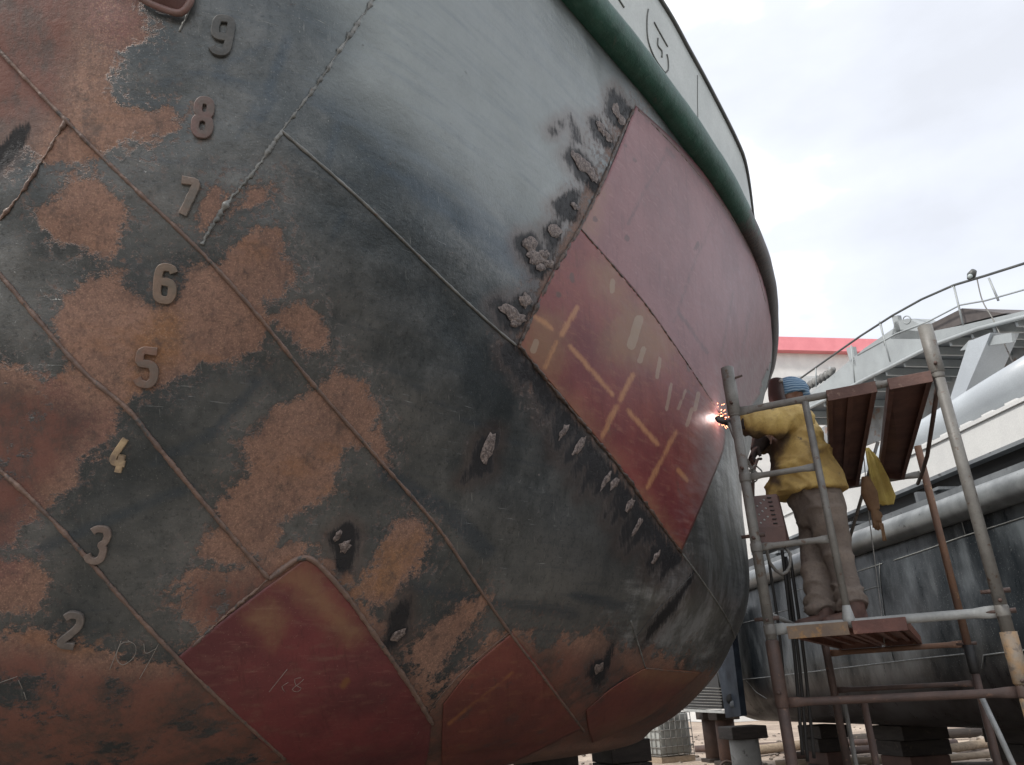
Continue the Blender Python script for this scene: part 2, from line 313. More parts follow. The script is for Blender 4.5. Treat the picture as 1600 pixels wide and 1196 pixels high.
def hull_mat():
    t = NT('worn hull paint')
    nb = t.noise(1.1, 6, .6); nm = t.noise(6, 8, .68); nf = t.noise(38, 6, .72); nx = t.noise(170, 3, .65)
    ctr = lambda n, k: t.math('MULTIPLY', t.math('SUBTRACT', n, .5), k)
    edge = t.math('ADD', t.math('ADD', ctr(nm, 3.2), ctr(nf, 2.6)), ctr(nx, 1.0))
    st = t.noise(2.2, 7, .66, (1, 1, 14), (0.5, 0.25, 0))       # scrape streaks
    st2 = t.noise(5, 6, .7, (14, 1.5, 2), (0.2, 0.4, 0.6)); st3 = t.noise(3.5, 7, .7, (9, 9, .8), (0, .35, 0))
    paint = t.mix(t.ramp(t.math('ADD', nb, ctr(nm, .35)), .34, .66), (.023, .027, .029), (.064, .066, .065))
    paint = t.mix(t.math('MULTIPLY', t.ramp(t.noise(13, 8, .75), .45, .68), .4), paint, (.026, .029, .029))
    paint = t.mix(t.math('MULTIPLY', t.ramp(st, .5, .7), t.math('SUBTRACT', .4, t.math('MULTIPLY', t.ramp(t.attr('fade_sheen'), -1, 2), .25))), paint, (.028, .033, .038))
    paint = t.mix(t.math('MULTIPLY', t.ramp(st3, .54, .72), t.math('SUBTRACT', .4, t.math('MULTIPLY', t.ramp(t.attr('fade_sheen'), -1, 2), .34))), paint, (.016, .018, .019))
    paint = t.mix(t.math('MULTIPLY', t.ramp(t.math('ADD', t.attr('dark_strokes'), t.math('ADD', ctr(st, 1.6), ctr(nm, .8))), -.8, .9), .65), paint, (.022, .029, .036))
    paint = t.mix(t.math('MULTIPLY', t.ramp(st2, .6, .76), t.math('SUBTRACT', .35, t.math('MULTIPLY', t.ramp(t.attr('fade_sheen'), -1, 2), .28))), paint, (.10, .105, .10))
    paint = t.mix(t.math('MULTIPLY', t.ramp(nx, .62, .72), .5), paint, (.12, .122, .115)); paint = t.mix(t.math('MULTIPLY', t.ramp(t.noise(55, 5, .75), .54, .66), .45), paint, (.013, .015, .017))
    speck = t.ramp(t.noise(24, 8, .8), .65, .70); paint = t.mix(t.math('MULTIPLY', speck, .7), paint, (.12, .075, .06))
    scr = t.ramp(t.noise(9, 3, .5, (26, 1, 1), (.3, .9, .5)), .69, .72); scr2 = t.ramp(t.noise(7, 3, .5, (1, 1, 30), (.9, .2, .1)), .70, .73); sc_ = t.math('MAXIMUM', scr, scr2)
    sc_ = t.math('MULTIPLY', sc_, t.ramp(t.noise(1.7, 4), .5, .6)); paint = t.mix(t.math('MULTIPLY', sc_, .45), paint, (.17, .175, .165))
    fd = t.ramp(t.math('ADD', t.attr('fade_sheen'), t.math('ADD', ctr(st, 3.5), ctr(nb, 2))), -2.4, 3.2)
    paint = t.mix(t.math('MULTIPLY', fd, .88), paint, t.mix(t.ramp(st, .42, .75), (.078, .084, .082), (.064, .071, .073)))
    gr = t.ramp(t.math('ADD', t.attr('grind_haze'), t.math('ADD', ctr(t.noise(5, 6, .7, (1, 1, 5)), 8), ctr(st3, 4))), -1.5, 3)
    paint = t.mix(t.math('MULTIPLY', gr, .7), paint, t.mix(t.ramp(t.noise(2.5, 7, .7, (2, 2, .6)), .42, .62), (.09, .092, .086), (.21, .22, .225)))
    wk = t.math('ADD', t.math('MINIMUM', t.attr('weak'), .5), ctr(t.noise(2.6, 9, .75, (1, 1.6, 1.6), (.6, .2, .4)), 8))
    rsd = t.math('ADD', t.math('MAXIMUM', t.attr('rust'), wk), edge)
    mr = t.math('MAXIMUM', t.ramp(rsd, -.3, .35), t.math('MULTIPLY', t.ramp(rsd, -2.6, .2), t.math('MULTIPLY', t.ramp(nf, .5, .62), .55)))
    rc = t.mix(t.ramp(t.noise(3.1, 7, .66), .35, .65), (.215, .120, .088), (.30, .168, .118))
    rc = t.mix(t.math('MULTIPLY', t.ramp(t.math('ADD', t.attr('pink'), t.math('MULTIPLY', edge, 1.4)), -1, 1.5), .8), rc, (.20, .085, .075))
    rc = t.mix(t.math('MULTIPLY', t.ramp(t.math('ADD', t.attr('yel'), t.math('MULTIPLY', edge, 1.4)), -.6, 1.2), .8), rc, (.27, .125, .045))
    rc = t.mix(t.math('MULTIPLY', t.ramp(nf, .38, .66), .4), rc, (.12, .075, .06))
    rc = t.mix(t.math('MULTIPLY', t.ramp(nx, .5, .66), .6), rc, (.42, .26, .17)); rc = t.mix(t.math('MULTIPLY', t.ramp(t.noise(75, 5, .75), .5, .62), .5), rc, (.085, .048, .036))
    rc = t.mix(t.math('MULTIPLY', t.ramp(t.noise(2.1, 8, .7, (1, 1, 2.2), (.4, .5, 0)), .52, .68), .45), rc, (.27, .120, .048))
    rc = t.mix(t.math('MULTIPLY', t.ramp(t.noise(8, 9, .75), .53, .66), .6), rc, (.055, .045, .040))
    rc = t.mix(t.math('MULTIPLY', t.ramp(st3, .5, .68), .5), rc, (.08, .05, .042))
    rc = t.mix(t.math('MULTIPLY', t.ramp(t.attr('weak'), -.5, 2.5), .85), rc, t.mix(t.ramp(t.math('ADD', nm, ctr(st3, .5)), .38, .62), (.060, .036, .031), (.155, .058, .042)))
    rim = t.math('MULTIPLY', t.ramp(rsd, -.5, -.12), t.math('SUBTRACT', 1.0, mr))
    paint = t.mix(t.math('MULTIPLY', rim, .45), paint, (.022, .022, .022))
    ch = t.ramp(t.math('ADD', t.attr('char'), t.math('ADD', t.math('MULTIPLY', edge, .16), ctr(st2, 1.2))), -.30, .14)
    rc = t.mix(t.math('MULTIPLY', t.ramp(t.attr('char'), -1.6, -.1), .5), rc, (.07, .05, .045)); paint = t.mix(t.math('MULTIPLY', t.ramp(t.math('ADD', t.attr('char'), ctr(nm, 1.5)), -1.3, 0), .5), paint, (.045, .032, .028))
    notp = t.math('MAXIMUM', mr, ch); isp = t.math('SUBTRACT', 1.0, notp)
    col = t.mix(mr, t.vmul(paint, 2.9), rc); col = t.mix(ch, col, (.008, .008, .010))
    rough = t.math('ADD', .24, t.math('MULTIPLY', nm, .26)); rough = t.math('ADD', rough, t.math('MULTIPLY', mr, .25)); rough = t.math('ADD', rough, t.math('MULTIPLY', ch, .25)); rough = t.math('ADD', rough, ctr(nf, .25))
    h = t.math('ADD', t.math('MULTIPLY', nf, .45), t.math('MULTIPLY', nx, .18)); h = t.math('SUBTRACT', h, t.math('MULTIPLY', mr, .6)); h = t.math('ADD', h, t.math('MULTIPLY', speck, .6)); h = t.math('SUBTRACT', h, t.math('MULTIPLY', sc_, .3))
    b1 = t.bump(t.noise(1.5, 2, .4), .8, .08)
    b2 = t.bump(nm, .3, .012, b1)
    return t.done(col, rough, t.bump(h, .7, .005, b2), t.math('MULTIPLY', isp, .72), .6)
MAT_HULL = hull_mat()
tug = empty('tugboat', (0.2, 6.5, 0), 'big tug hull with raised draft marks, red primer plates and a green rubbing rail', 'boat')
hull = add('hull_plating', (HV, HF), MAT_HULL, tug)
setattr_(hull, 'rust', union(PPX, RUST, front)); setattr_(hull, 'fade_sheen', union(PPX, FADE_SHEEN, front))
smv = np.full(len(PPX), -200.)
for l_, r_ in DARK_STROKES: smv = np.maximum(smv, seg(PPX, l_, r_))  # dark blue strokes blended into the paint colour
setattr_(hull, 'dark_strokes', np.where(front, np.clip(smv, -60, 60), -60)/9.)
setattr_(hull, 'weak', union(PPX, WEAK, front)); setattr_(hull, 'char', union(PPX, CHAR, front))
setattr_(hull, 'grind_haze', union(PPX, GRIND_HAZE, front)); setattr_(hull, 'pink', union(PPX, PINK, front)); setattr_(hull, 'yel', union(PPX, YEL, front))

c0_ = [Vector(p) for p in HG[:, 0]]; c1_ = [Vector(p) for p in HG[:, -1]]; cA = [p+V(-6, 1.6, 0) for p in c0_]  # unseen rest of the hull, closed off to block sunlight from behind
vs = c0_+cA+c1_; fs = []
for i in range(NTt-1): fs += [(i, i+1, NTt+i+1, NTt+i), (NTt+i, NTt+i+1, 2*NTt+i+1, 2*NTt+i)]
o = add('added_closing_plating', (vs, fs), MAT_HULL, tug); [setattr_(o, k_, np.full(len(vs), -9.)) for k_ in ('rust', 'char', 'grind_haze', 'pink', 'yel', 'weak', 'fade_sheen', 'dark_strokes')]
# rubbing rail, bulwark and deck follow the top row of the hull
us = np.linspace(0, 1, 160); top = [Vector(p) for p in crv(G[-1], us)]
def green_mat():
    t = NT('scuffed green rail paint'); sep = t.n('ShaderNodeSeparateXYZ'); t.l(t.tc.outputs['Object'], sep.inputs[0]); n = t.noise(2.4, 8, .7); f = t.noise(22, 6, .7)
    col = t.mix(t.ramp(t.noise(9, 6, .65), .3, .7), (.013, .062, .044), (.030, .102, .075)); col = t.mix(t.math('MULTIPLY', t.ramp(f, .55, .68), .6), col, (.075, .13, .11))
    far = t.math('ADD', t.ramp(sep.outputs[1], 4.2, 7.2, -.22, .34), n); col = t.mix(t.ramp(far, .50, .62), col, t.mix(t.ramp(f, .4, .6), (.035, .028, .027), (.07, .05, .045)))
    col = t.mix(t.math('MULTIPLY', t.ramp(t.noise(6, 8, .75, (3, 1, 1)), .6, .7), .7), col, (.11, .085, .07))
    return t.done(col, t.math('ADD', .32, t.math('MULTIPLY', f, .3)), t.bump(t.math('ADD', f, t.math('MULTIPLY', n, 2)), .5, .008))
MAT_GREEN = green_mat()
MAT_BULW = grimy('pale bulwark paint', (.54, .575, .555), (.47, .505, .49), .45, 2., c=(.22, .21, .19), cth=.66, bump=.2)
MAT_DARKEDGE = grimy('dark edge steel', (.05, .055, .055), (.09, .09, .085), .5, 5)
def outn(P, i):
    d = P[min(i+1, len(P)-1)]-P[max(i-1, 0)]; return V(d.y, -d.x, 0).normalized()
rail_c = [p+outn(top, i)*(.030-.040*min(1, max(0, (p.y-4.5)/4)))+V(0, 0, .09) for i, p in enumerate(top)]
rr = [.118*(1-.30*min(1, max(0, (p.y-5)/4))) + .006*noise.noise(p*2.5)+.003*noise.noise(p*9) for p in rail_c]
rail = add('rubbing_rail', tube(rail_c, rr, 20), MAT_GREEN, tug)
BWT = [(-3.8,1.78,6.2),(-2.2,1.48,6.2),(-1.1,1.6,6.2),(-.4,2.0,6.2),(.42,3.1,6.18),(1.17,4.15,6.15),(1.46,4.6,6.10),(1.71,5.0,6.05),(2.03,5.53,5.97),(2.18,5.83,5.92),(2.38,6.42,5.85),(2.55,7.0,5.8),(2.78,8.1,5.8),(2.95,9.5,5.8),(2.95,11,5.8),(2.7,13,5.8),(2.1,15,5.8)]
BT = [Vector(p) for p in smooth_line(BWT, .08)]
tb = [p+V(0, 0, .2) for p in top]
def resamp(P, n):
    s_ = [0]
    for a, b in zip(P[:-1], P[1:]): s_.append(s_[-1]+(b-a).length)
    out = []; 
    for k in range(n):
        t_ = s_[-1]*k/(n-1); i = max(0, min(len(P)-2, int(np.searchsorted(s_, t_))-1)); f_ = (t_-s_[i])/max(1e-9, s_[i+1]-s_[i]); out.append(P[i].lerp(P[i+1], f_))
    return out
NB = 200; A_ = resamp(tb, NB)
# match each bulwark foot point with the top point at the same bearing along the rail
B_ = []
for p in A_:
    q = min(BT, key=lambda b: (b.y-p.y)**2+(b.x-p.x)**2); B_.append(q)
B_ = resamp(BT, NB)
vs = []; fs = []
NR = 8
for j in range(NB):
    for i in range(NR+1):
        t_ = i/NR; vs.append(A_[j].lerp(B_[j], t_)+V(0, 0, 0))
for j in range(NB-1):
    for i in range(NR): a_ = j*(NR+1)+i; fs.append((a_, a_+1, a_+NR+2, a_+NR+1))
bw = add('bulwark', (vs, fs), MAT_BULW, tug)
sm = bw.modifiers.new('s', 'SOLIDIFY'); sm.thickness = .012; sm.offset = 1
cap = add('cap_rail', tube(B_, .022, 8), MAT_DARKEDGE, bw)
BB = BVHTree.FromPolygons([tuple(v) for v in vs], fs)
dv = [p+V(0, 0, .08) for p in top[::4]]; c_ = V(-2.5, 9, 5.3)
dk = MB(); dv = [V(-9.8, 3.5, 5.28)]+dv+[V(-3, 15, 5.28)]; n_ = len(dv); dk.put((dv+[V(-9, 12, 5.28)], [tuple([n_]+[i, i+1]) for i in range(n_-1)]))
add('deck', dk.vf(), MAT_DARKEDGE, tug, False)

def hull_line(px, step=7, off=.002):
    out = []
    for p in smooth_line(px, step):
        h, n = onhull(p[0], p[1], off)
        if h is not None: out.append((h, n))
    return out
def bead(px, r, name, mat, label, jit=.25, rough=0, parent=tug):
    hp = hull_line(px, 3.5)
    P = []; R = []
    for i, (h, n) in enumerate(hp):
        j = noise.noise(h*28); P.append(h+V(random.uniform(-1, 1), random.uniform(-1, 1), random.uniform(-1, 1))*rough+n*(r*.1)); R.append(max(r*(1+jit*j*2+random.uniform(-jit, jit)*.5), r*.4))
    o = add(name, tube(P, R, 8), mat, parent); o['label'] = label; return o
MAT_BEAD = grimy('weld bead grey', (.24, .245, .235), (.13, .135, .13), .42, 14, c=(.16, .10, .07), cth=.6, bump=.6, fine=90)
MAT_BEADR = grimy('weld bead rusty', (.20, .13, .10), (.13, .09, .075), .5, 10, c=(.07, .07, .068), cth=.56, bump=.6, fine=90)
MAT_BEADD = grimy('weld bead raw', (.05, .04, .036), (.13, .085, .065), .5, 30, bump=.9, fine=120)
SEAMS = [
 ([(-40,30),(0,80),(100,185),(200,285),(315,395),(400,490),(480,590),(580,705),(680,820),(735,900),(790,980),(850,1060),(912,1142)], .0075, MAT_BEADR, 'long brown weld seam from the upper left edge down past the 7', .2, .0006),
 ([(440,205),(560,310),(700,445),(770,510),(806,540)], .0060, MAT_BEAD, 'bright grey weld seam running down to the corner of the red plate', .15, .0004),
 ([(1063,862),(1100,912),(1135,965),(1150,1000)], .0055, MAT_BEAD, 'thin weld seam below the lower tip of the red plate', .15, .0004),
 ([(-40,395),(0,430),(60,500),(130,580),(200,640),(240,690),(330,800),(420,905)], .0085, MAT_BEADR, 'weld seam passing between the 5 and the 4', .2, .0008),
 ([(-40,705),(0,735),(60,790),(130,865),(190,935),(250,1000),(330,1080),(445,1185)], .0080, MAT_BEADR, 'weld seam crossing the 3', .2, .0008),
 ([(592,-15),(560,35),(500,125),(440,205),(400,265),(350,325),(315,382)], .0068, MAT_BEAD, 'rough vertical butt weld right of the draft marks', .8, .0028),
 ([(106,185),(70,245),(35,300),(0,345)], .0050, MAT_BEADR, 'faint rusty butt weld near the left edge', .7, .002),
 ([(985,555),(1035,0)], 0, None, '', 0, 0),
]
for px, r, m, lb, j, rg in SEAMS:
    if r: bead(px, r, 'weld_seam', m, lb, j, rg)

# insert plates, laid 4 mm proud of the old plating
def patch(name, top_, right, bottom, left, mat, label, n=70, off=.004):
    "coons patch: top l->r, right t->b, bottom l->r, left t->b (pixel polylines)"
    def rs(P, k):
        P = np.array(smooth_line(P, 5)) if len(P) > 2 else np.array(P, float); s_ = np.concatenate([[0], np.cumsum(np.linalg.norm(np.diff(P, axis=0), axis=1))]); s_ /= s_[-1]
        t_ = np.linspace(0, 1, k); return np.stack([np.interp(t_, s_, P[:, 0]), np.interp(t_, s_, P[:, 1])], -1)
    T, B, Lf, Rg = rs(top_, n), rs(bottom, n), rs(left, n), rs(right, n); vs = []; px = []; ok = []
    for i in range(n):
        v = i/(n-1)
        for j in range(n):
            u = j/(n-1); p = (1-v)*T[j]+v*B[j]+(1-u)*Lf[i]+u*Rg[i]-((1-u)*(1-v)*T[0]+u*(1-v)*T[-1]+(1-u)*v*B[0]+u*v*B[-1])
            h, nn_ = onhull(p[0], p[1], off)
            ok.append(h is not None); vs.append(h if h is not None else V(0, 0, 0)); px.append(p)
    fs = []
    for i in range(n-1):
        for j in range(n-1):
            f = (i*n+j, (i+1)*n+j, (i+1)*n+j+1, i*n+j+1)
            if all(ok[k] for k in f) and max((vs[f[0]]-vs[f[2]]).length, (vs[f[1]]-vs[f[3]]).length) < .25: fs.append(f)
    used = sorted({k for f in fs for k in f}); mp_ = {k: i for i, k in enumerate(used)}
    o = add(name, ([vs[k] for k in used], [tuple(mp_[k] for k in f) for f in fs]), mat, tug); o['label'] = label
    sm = o.modifiers.new('s', 'SOLIDIFY'); sm.thickness = .0035; sm.offset = 0
    return o, np.array([px[k] for k in used])
def plate_mat(name, a, b, c, mark=(.46, .235, .11), dirt=(.075, .05, .045), rough=.4, dk=.62, spec=.5):
    t = NT(name); nb = t.noise(2.3, 5, .6); nm = t.noise(8, 6, .6, (1, 1, 4), (.5, .3, 0)); nf = t.noise(60, 4, .65)
    col = t.mix(t.ramp(nb, .35, .66), a, b); col = t.mix(t.math('MULTIPLY', t.ramp(nm, .5, .72), .6), col, c)
    col = t.mix(t.math('MULTIPLY', t.ramp(t.noise(4.5, 9, .75), dk, dk+.08), .65), col, dirt)
    col = t.mix(t.math('MULTIPLY', t.ramp(nf, .55, .72), .45), col, tuple(x*.4 for x in a))
    s1 = t.noise(4, 7, .72, (12, 1.2, 1.2), (.2, .5, .3)); col = t.mix(t.math('MULTIPLY', t.ramp(s1, .52, .7), .5), col, tuple(x*.45 for x in a))
    s2 = t.noise(6, 7, .72, (1.2, 1.2, 14), (.3, .5, .3)); col = t.mix(t.math('MULTIPLY', t.ramp(s2, .58, .72), .35), col, tuple(min(1, x*1.7+.03) for x in c))
    col = t.mix(t.math('MULTIPLY', t.ramp(t.noise(150, 3, .6), .64, .72), .4), col, (.38, .27, .2))
    e2 = t.math('ADD', t.math('MULTIPLY', t.math('SUBTRACT', t.noise(14, 5), .5), .5), t.math('MULTIPLY', t.math('SUBTRACT', nf, .5), .35))
    col = t.mix(t.math('MULTIPLY', t.ramp(t.math('ADD', t.attr('wash'), t.math('MULTIPLY', e2, 4)), -1.5, 1.2), .6), col, (.26, .155, .08))
    col = t.mix(t.math('MULTIPLY', t.ramp(t.math('ADD', t.attr('scuff'), e2), -.12, .1), .55), col, (.34, .27, .2))
    col = t.mix(t.math('MULTIPLY', t.ramp(t.math('ADD', t.attr('mark'), t.math('MULTIPLY', e2, 2.6)), -.45, .55), .72), col, mark)
    col = t.mix(t.math('MULTIPLY', t.ramp(t.math('ADD', t.attr('dirt'), e2), -.2, .2), .7), col, dirt)
    gr = t.ramp(t.math('ADD', t.attr('haze'), t.math('MULTIPLY', t.math('SUBTRACT', t.noise(5, 5, .6, (1, 1, 5)), .5), 7)), -1.5, 3)
    col = t.mix(t.math('MULTIPLY', gr, .6), col, (.30, .25, .25))
    return t.done(col, t.math('ADD', rough-.1, t.math('MULTIPLY', nm, .25)), t.bump(t.math('ADD', t.noise(7, 3), t.math('MULTIPLY', nf, .12)), .28, .008), 0., spec)
M_PINK = plate_mat('fresh mauve primer', (.235, .100, .108), (.17, .064, .072), (.30, .165, .17), mark=(.10, .05, .055), dirt=(.08, .04, .04), rough=.38, dk=.7)
M_RED = plate_mat('red primer', (.215, .056, .050), (.14, .030, .036), (.26, .110, .08), rough=.4)
M_LOWRED = plate_mat('dark red primer', (.175, .038, .040), (.105, .027, .030), (.18, .085, .065), mark=(.2, .09, .03), rough=.42)
M_LOWORG = plate_mat('worn red lead primer', (.175, .050, .038), (.12, .038, .032), (.21, .09, .052), mark=(.3, .13, .05), rough=.45, dk=.55)
def paint(o, P, mark=(), scuff=(), dirt=(), wash=(), haze=()):
    def f(lst):
        r = np.full(len(P), -200.)
        for s_ in lst: r = np.maximum(r, seg(P, s_[0], s_[1]) if len(s_) == 2 and not isinstance(s_[1], tuple) else sdf(P, s_))
        return np.clip(r, -200, 200)/6.
    setattr_(o, 'mark', f(mark)); setattr_(o, 'scuff', f(scuff)); setattr_(o, 'dirt', f(dirt))
    setattr_(o, 'wash', union(P, wash)); setattr_(o, 'haze', union(P, haze))
o, P = patch('insert_plate', [(993,166),(1066,234),(1132,312),(1178,388),(1200,470),(1206,540)], [(1206,540),(1196,600),(1150,665)], [(905,357),(1010,480),(1120,640),(1150,665)], [(993,166),(950,270),(905,357)], M_PINK, 'mauve primer plate just under the green rail', 90)
# right edge of the patch closes between rail and lower seam
paint(o, P, mark=[([(996,168),(1066,240),(1128,320),(1172,394)], 5), ([(1045,235),(1010,290),(980,350)], 2), ([(1110,350),(1080,420),(1052,505)], 1.5), ([(1060,490),(1104,552)], 2.5), ([(1145,455),(1125,560)], 1.5), ([(1170,490),(1150,600)], 1.5), ([(1040,235),(1052,245)], 3)],
      dirt=[([(928,342),(929,344)], 4), ([(978,372),(979,374)], 4), ([(990,250),(991,252)], 3), ([(1085,390),(1090,380)], 3), ([(975,228),(976,229)], 3)], wash=[[(905,357),(935,300),(925,360)]], haze=[[(1110,600),(1150,560),(1200,560),(1190,640),(1140,690),(1105,650)]])
o, P = patch('insert_plate', [(905,357),(1010,480),(1075,572),(1120,640)], [(1120,640),(1132,690),(1108,760),(1064,862)], [(810,540),(960,720),(1010,790),(1064,862)], [(905,357),(855,440),(810,540)], M_RED, 'red primer plate streaked with orange heat marks, next to the welder', 100)
paint(o, P, mark=[([(900,482),(877,522)], 4.5), ([(835,495),(862,514)], 3), ([(890,542),(956,617)], 3.5), ([(987,587),(968,625)], 4), ([(962,635),(940,682)], 4), ([(980,642),(1026,694)], 3.5), ([(1055,675),(1037,710)], 3), ([(1034,715),(1010,762)], 3.5), ([(868,535),(850,575)], 3), ([(1058,735),(1072,750)], 3)],
      scuff=[([(997,500),(985,540)], 7), ([(1005,545),(998,565)], 4), ([(956,440),(955,455)], 4), ([(836,535),(832,548)], 5), ([(1030,560),(1025,590)], 3), ([(1048,600),(1040,640)], 2.5), ([(1080,640),(1072,665)], 3), ([(1090,615),(1085,640)], 3), ([(1070,610),(1058,640)], 2)],
      dirt=[([(892,430),(893,440)], 3.5), ([(871,460),(872,462)], 4), ([(1072,565),(1075,580)], 2)],
      wash=[[(810,540),(835,490),(870,500),(880,545),(860,600),(900,640),(960,720),(940,720),(860,620)], [(925,420),(960,410),(975,470),(1010,480),(1050,540),(1030,570),(990,570),(950,560),(945,530),(970,480),(935,450)], [(1000,770),(1040,830),(1064,862),(1040,850)]],
      haze=[[(1095,620),(1140,650),(1140,720),(1110,800),(1085,840),(1078,800),(1090,700)]])
o, P = patch('insert_plate', [(472,876),(494,882),(540,934),(590,1003),(640,1074),(674,1132)], [(674,1132),(660,1200),(600,1262)], [(278,1026),(335,1084),(450,1190),(600,1262)], [(472,876),(375,948),(278,1026)], M_LOWRED, 'dark red bottom plate with rounded corner and scratched 108', 70)
paint(o, P, wash=[[(395,965),(425,945),(440,965),(420,1000)], [(470,880),(560,990),(545,1000),(440,905)]], mark=[([(535,1070),(542,1062)], 5)], haze=[])
o, P = patch('insert_plate', [(692,1100),(740,1040),(800,988)], [(800,988),(855,1060),(908,1138)], [(690,1225),(790,1195),(908,1138)], [(692,1100),(690,1160),(690,1225)], M_LOWORG, 'worn red primer plate along the bottom, middle of the lower edge', 60)
paint(o, P, mark=[([(700,1130),(800,1050)], 1.5)], wash=[])
o, P = patch('insert_plate', [(915,1110),(955,1075),(1005,1045)], [(1005,1045),(1050,1046),(1096,1050)], [(925,1160),(1000,1138),(1060,1095)], [(915,1110),(918,1135),(925,1160)], M_LOWORG, 'orange red primer plate at the far turn of the bilge', 50)
paint(o, P, wash=[[(1000,1045),(1096,1045),(1090,1060),(1000,1060)], [(940,1150),(1060,1100),(1060,1120)]])
bead([(988,174),(962,230),(940,285),(905,357),(870,415),(840,475),(810,540)], .0085, 'weld_seam', MAT_BEADD, 'raw dark weld down the left edge of the red plates', .6, .003)
bead([(810,540),(870,615),(960,722),(1010,790),(1064,864)], .0085, 'weld_seam', MAT_BEADD, 'raw dark weld along the lower edge of the red plate', .6, .003)
bead([(905,357),(960,420),(1010,480),(1075,572),(1119,640)], .0065, 'weld_seam', MAT_BEADD, 'dark weld between the mauve and the red plate, ending at the arc', .5, .002)
bead([(420,905),(450,882),(470,872),(492,878),(540,930),(590,1000),(640,1072),(676,1132)], .0110, 'weld_seam', MAT_BEADR, 'thick brown weld around the corner of the bottom red plate', .25, .0008)
bead([(300,1010),(360,955),(420,905)], .0050, 'weld_seam', MAT_BEADR, 'faint weld up the left edge of the bottom red plate', .5, .002)
bead([(640,1165),(690,1085),(745,1030),(800,985)], .0028, 'weld_seam', MAT_BEADR, 'faint rusty weld above the lower middle primer plate', .4, .001)
bead([(1085,895),(1030,950),(990,1000)], .0018, 'weld_seam', MAT_DARKEDGE, 'thin scribed seam right of the lower middle', .3, .001)
bead([(985,970),(998,1010),(1008,1043)], .004, 'weld_seam', MAT_BEAD, 'short thin seam above the orange red plate', .3, .001)
bead([(1008,1044),(1050,1048),(1094,1052)], .0045, 'weld_seam', MAT_BEADR, 'orange seam along the top of the bilge plate', .3, .001)
bead([(996,172),(1062,240),(1126,318),(1172,394),(1196,474)], .006, 'weld_seam', MAT_BEADR, 'thin rusty seam between mauve plate and green rail', .4, .001)

# gouge scars: rough raised lumps of torn and re-melted steel
M_SCAR = grimy('bare gouged steel', (.29, .235, .21), (.085, .065, .06), .5, 60, c=(.035, .03, .03), cth=.54, bump=1., bd=.006, fine=160)
for i, (x, y, a, b, g) in enumerate(SCARS):
    n = 14; vs = []; fs = []; ol = blob(x, y, a, b, math.radians(g), n, .28)
    ringk = (1., .82, .5, .0); ok = True
    for kk, q in enumerate(ringk):
        for (px_, py_) in (ol if q else [(x, y)]):
            X_, Y_ = x+(px_-x)*q+random.uniform(-.7, .7), y+(py_-y)*q+random.uniform(-.7, .7)
            h, nn_ = onhull(X_, Y_)
            if h is None: ok = False; break
            vs.append(h+nn_*((0., .003, .005, .005)[kk]+random.uniform(-.0, .005)))
    if not ok: continue
    for r_ in range(2):
        for j in range(n): fs.append((r_*n+j, r_*n+(j+1) % n, (r_+1)*n+(j+1) % n, (r_+1)*n+j))
    for j in range(n): fs.append((2*n+j, 2*n+(j+1) % n, 3*n))
    s_ = add('gouge_scar', (vs, fs), M_SCAR, tug)

# draft marks: raised digits cut from flat bar
DIG = {
'9': [[(.42,.33),(.3,.45),(-.3,.45),(-.42,.3),(-.42,.08),(-.3,-.05),(.42,-.05)], [(.42,.36),(.42,-.33),(.25,-.47),(-.25,-.47),(-.42,-.36)]],
'8': [[(0,.02),(-.36,.12),(-.36,.38),(-.2,.48),(.22,.48),(.38,.36),(.36,.1),(0,.02)], [(0,.02),(-.42,-.08),(-.42,-.36),(-.22,-.49),(.22,-.49),(.42,-.36),(.4,-.08),(0,.02)]],
'7': [[(-.44,.46),(.44,.46),(.4,.3),(-.15,-.48)]],
'6': [[(.42,.34),(.28,.47),(-.22,.47),(-.42,.33),(-.42,-.33),(-.25,-.47),(.25,-.47),(.42,-.33),(.42,-.08),(.25,.05),(-.4,.05)]],
'5': [[(.44,.46),(-.38,.46),(-.42,.08),(.22,.1),(.42,-.06),(.42,-.33),(.2,-.48),(-.25,-.47),(-.44,-.34)]],
'4': [[(.15,.48),(-.42,-.22),(.46,-.22)], [(.18,.02),(.16,-.48)]],
'3': [[(-.4,.38),(-.2,.48),(.25,.48),(.42,.32),(.36,.1),(.16,.02),(.38,-.1),(.36,-.36),(.15,-.48),(-.25,-.46),(-.42,-.32)]],
'2': [[(-.4,.36),(-.15,.48),(.28,.46),(.42,.28),(.34,.08),(-.42,-.44),(.44,-.44)]],
}
M_D = {'9': ((.075, .08, .08), (.12, .12, .115)), '8': ((.19, .12, .11), (.14, .12, .11)), '7': ((.22, .17, .14), (.15, .14, .125)), '6': ((.23, .165, .125), (.17, .14, .11)),
       '5': ((.23, .135, .10), (.16, .13, .11)), '4': ((.20, .15, .11), (.50, .37, .22)), '3': ((.17, .13, .11), (.24, .19, .16)), '2': ((.12, .105, .095), (.20, .17, .15))}
WHAT = {'9': 'dark grey', '8': 'dull maroon', '7': 'grey brown', '6': 'brown', '5': 'rusty brown', '4': 'half rusty yellow', '3': 'pale brown', '2': 'scuffed grey'}
DW = {'3': .86, '2': .9, '4': .8}
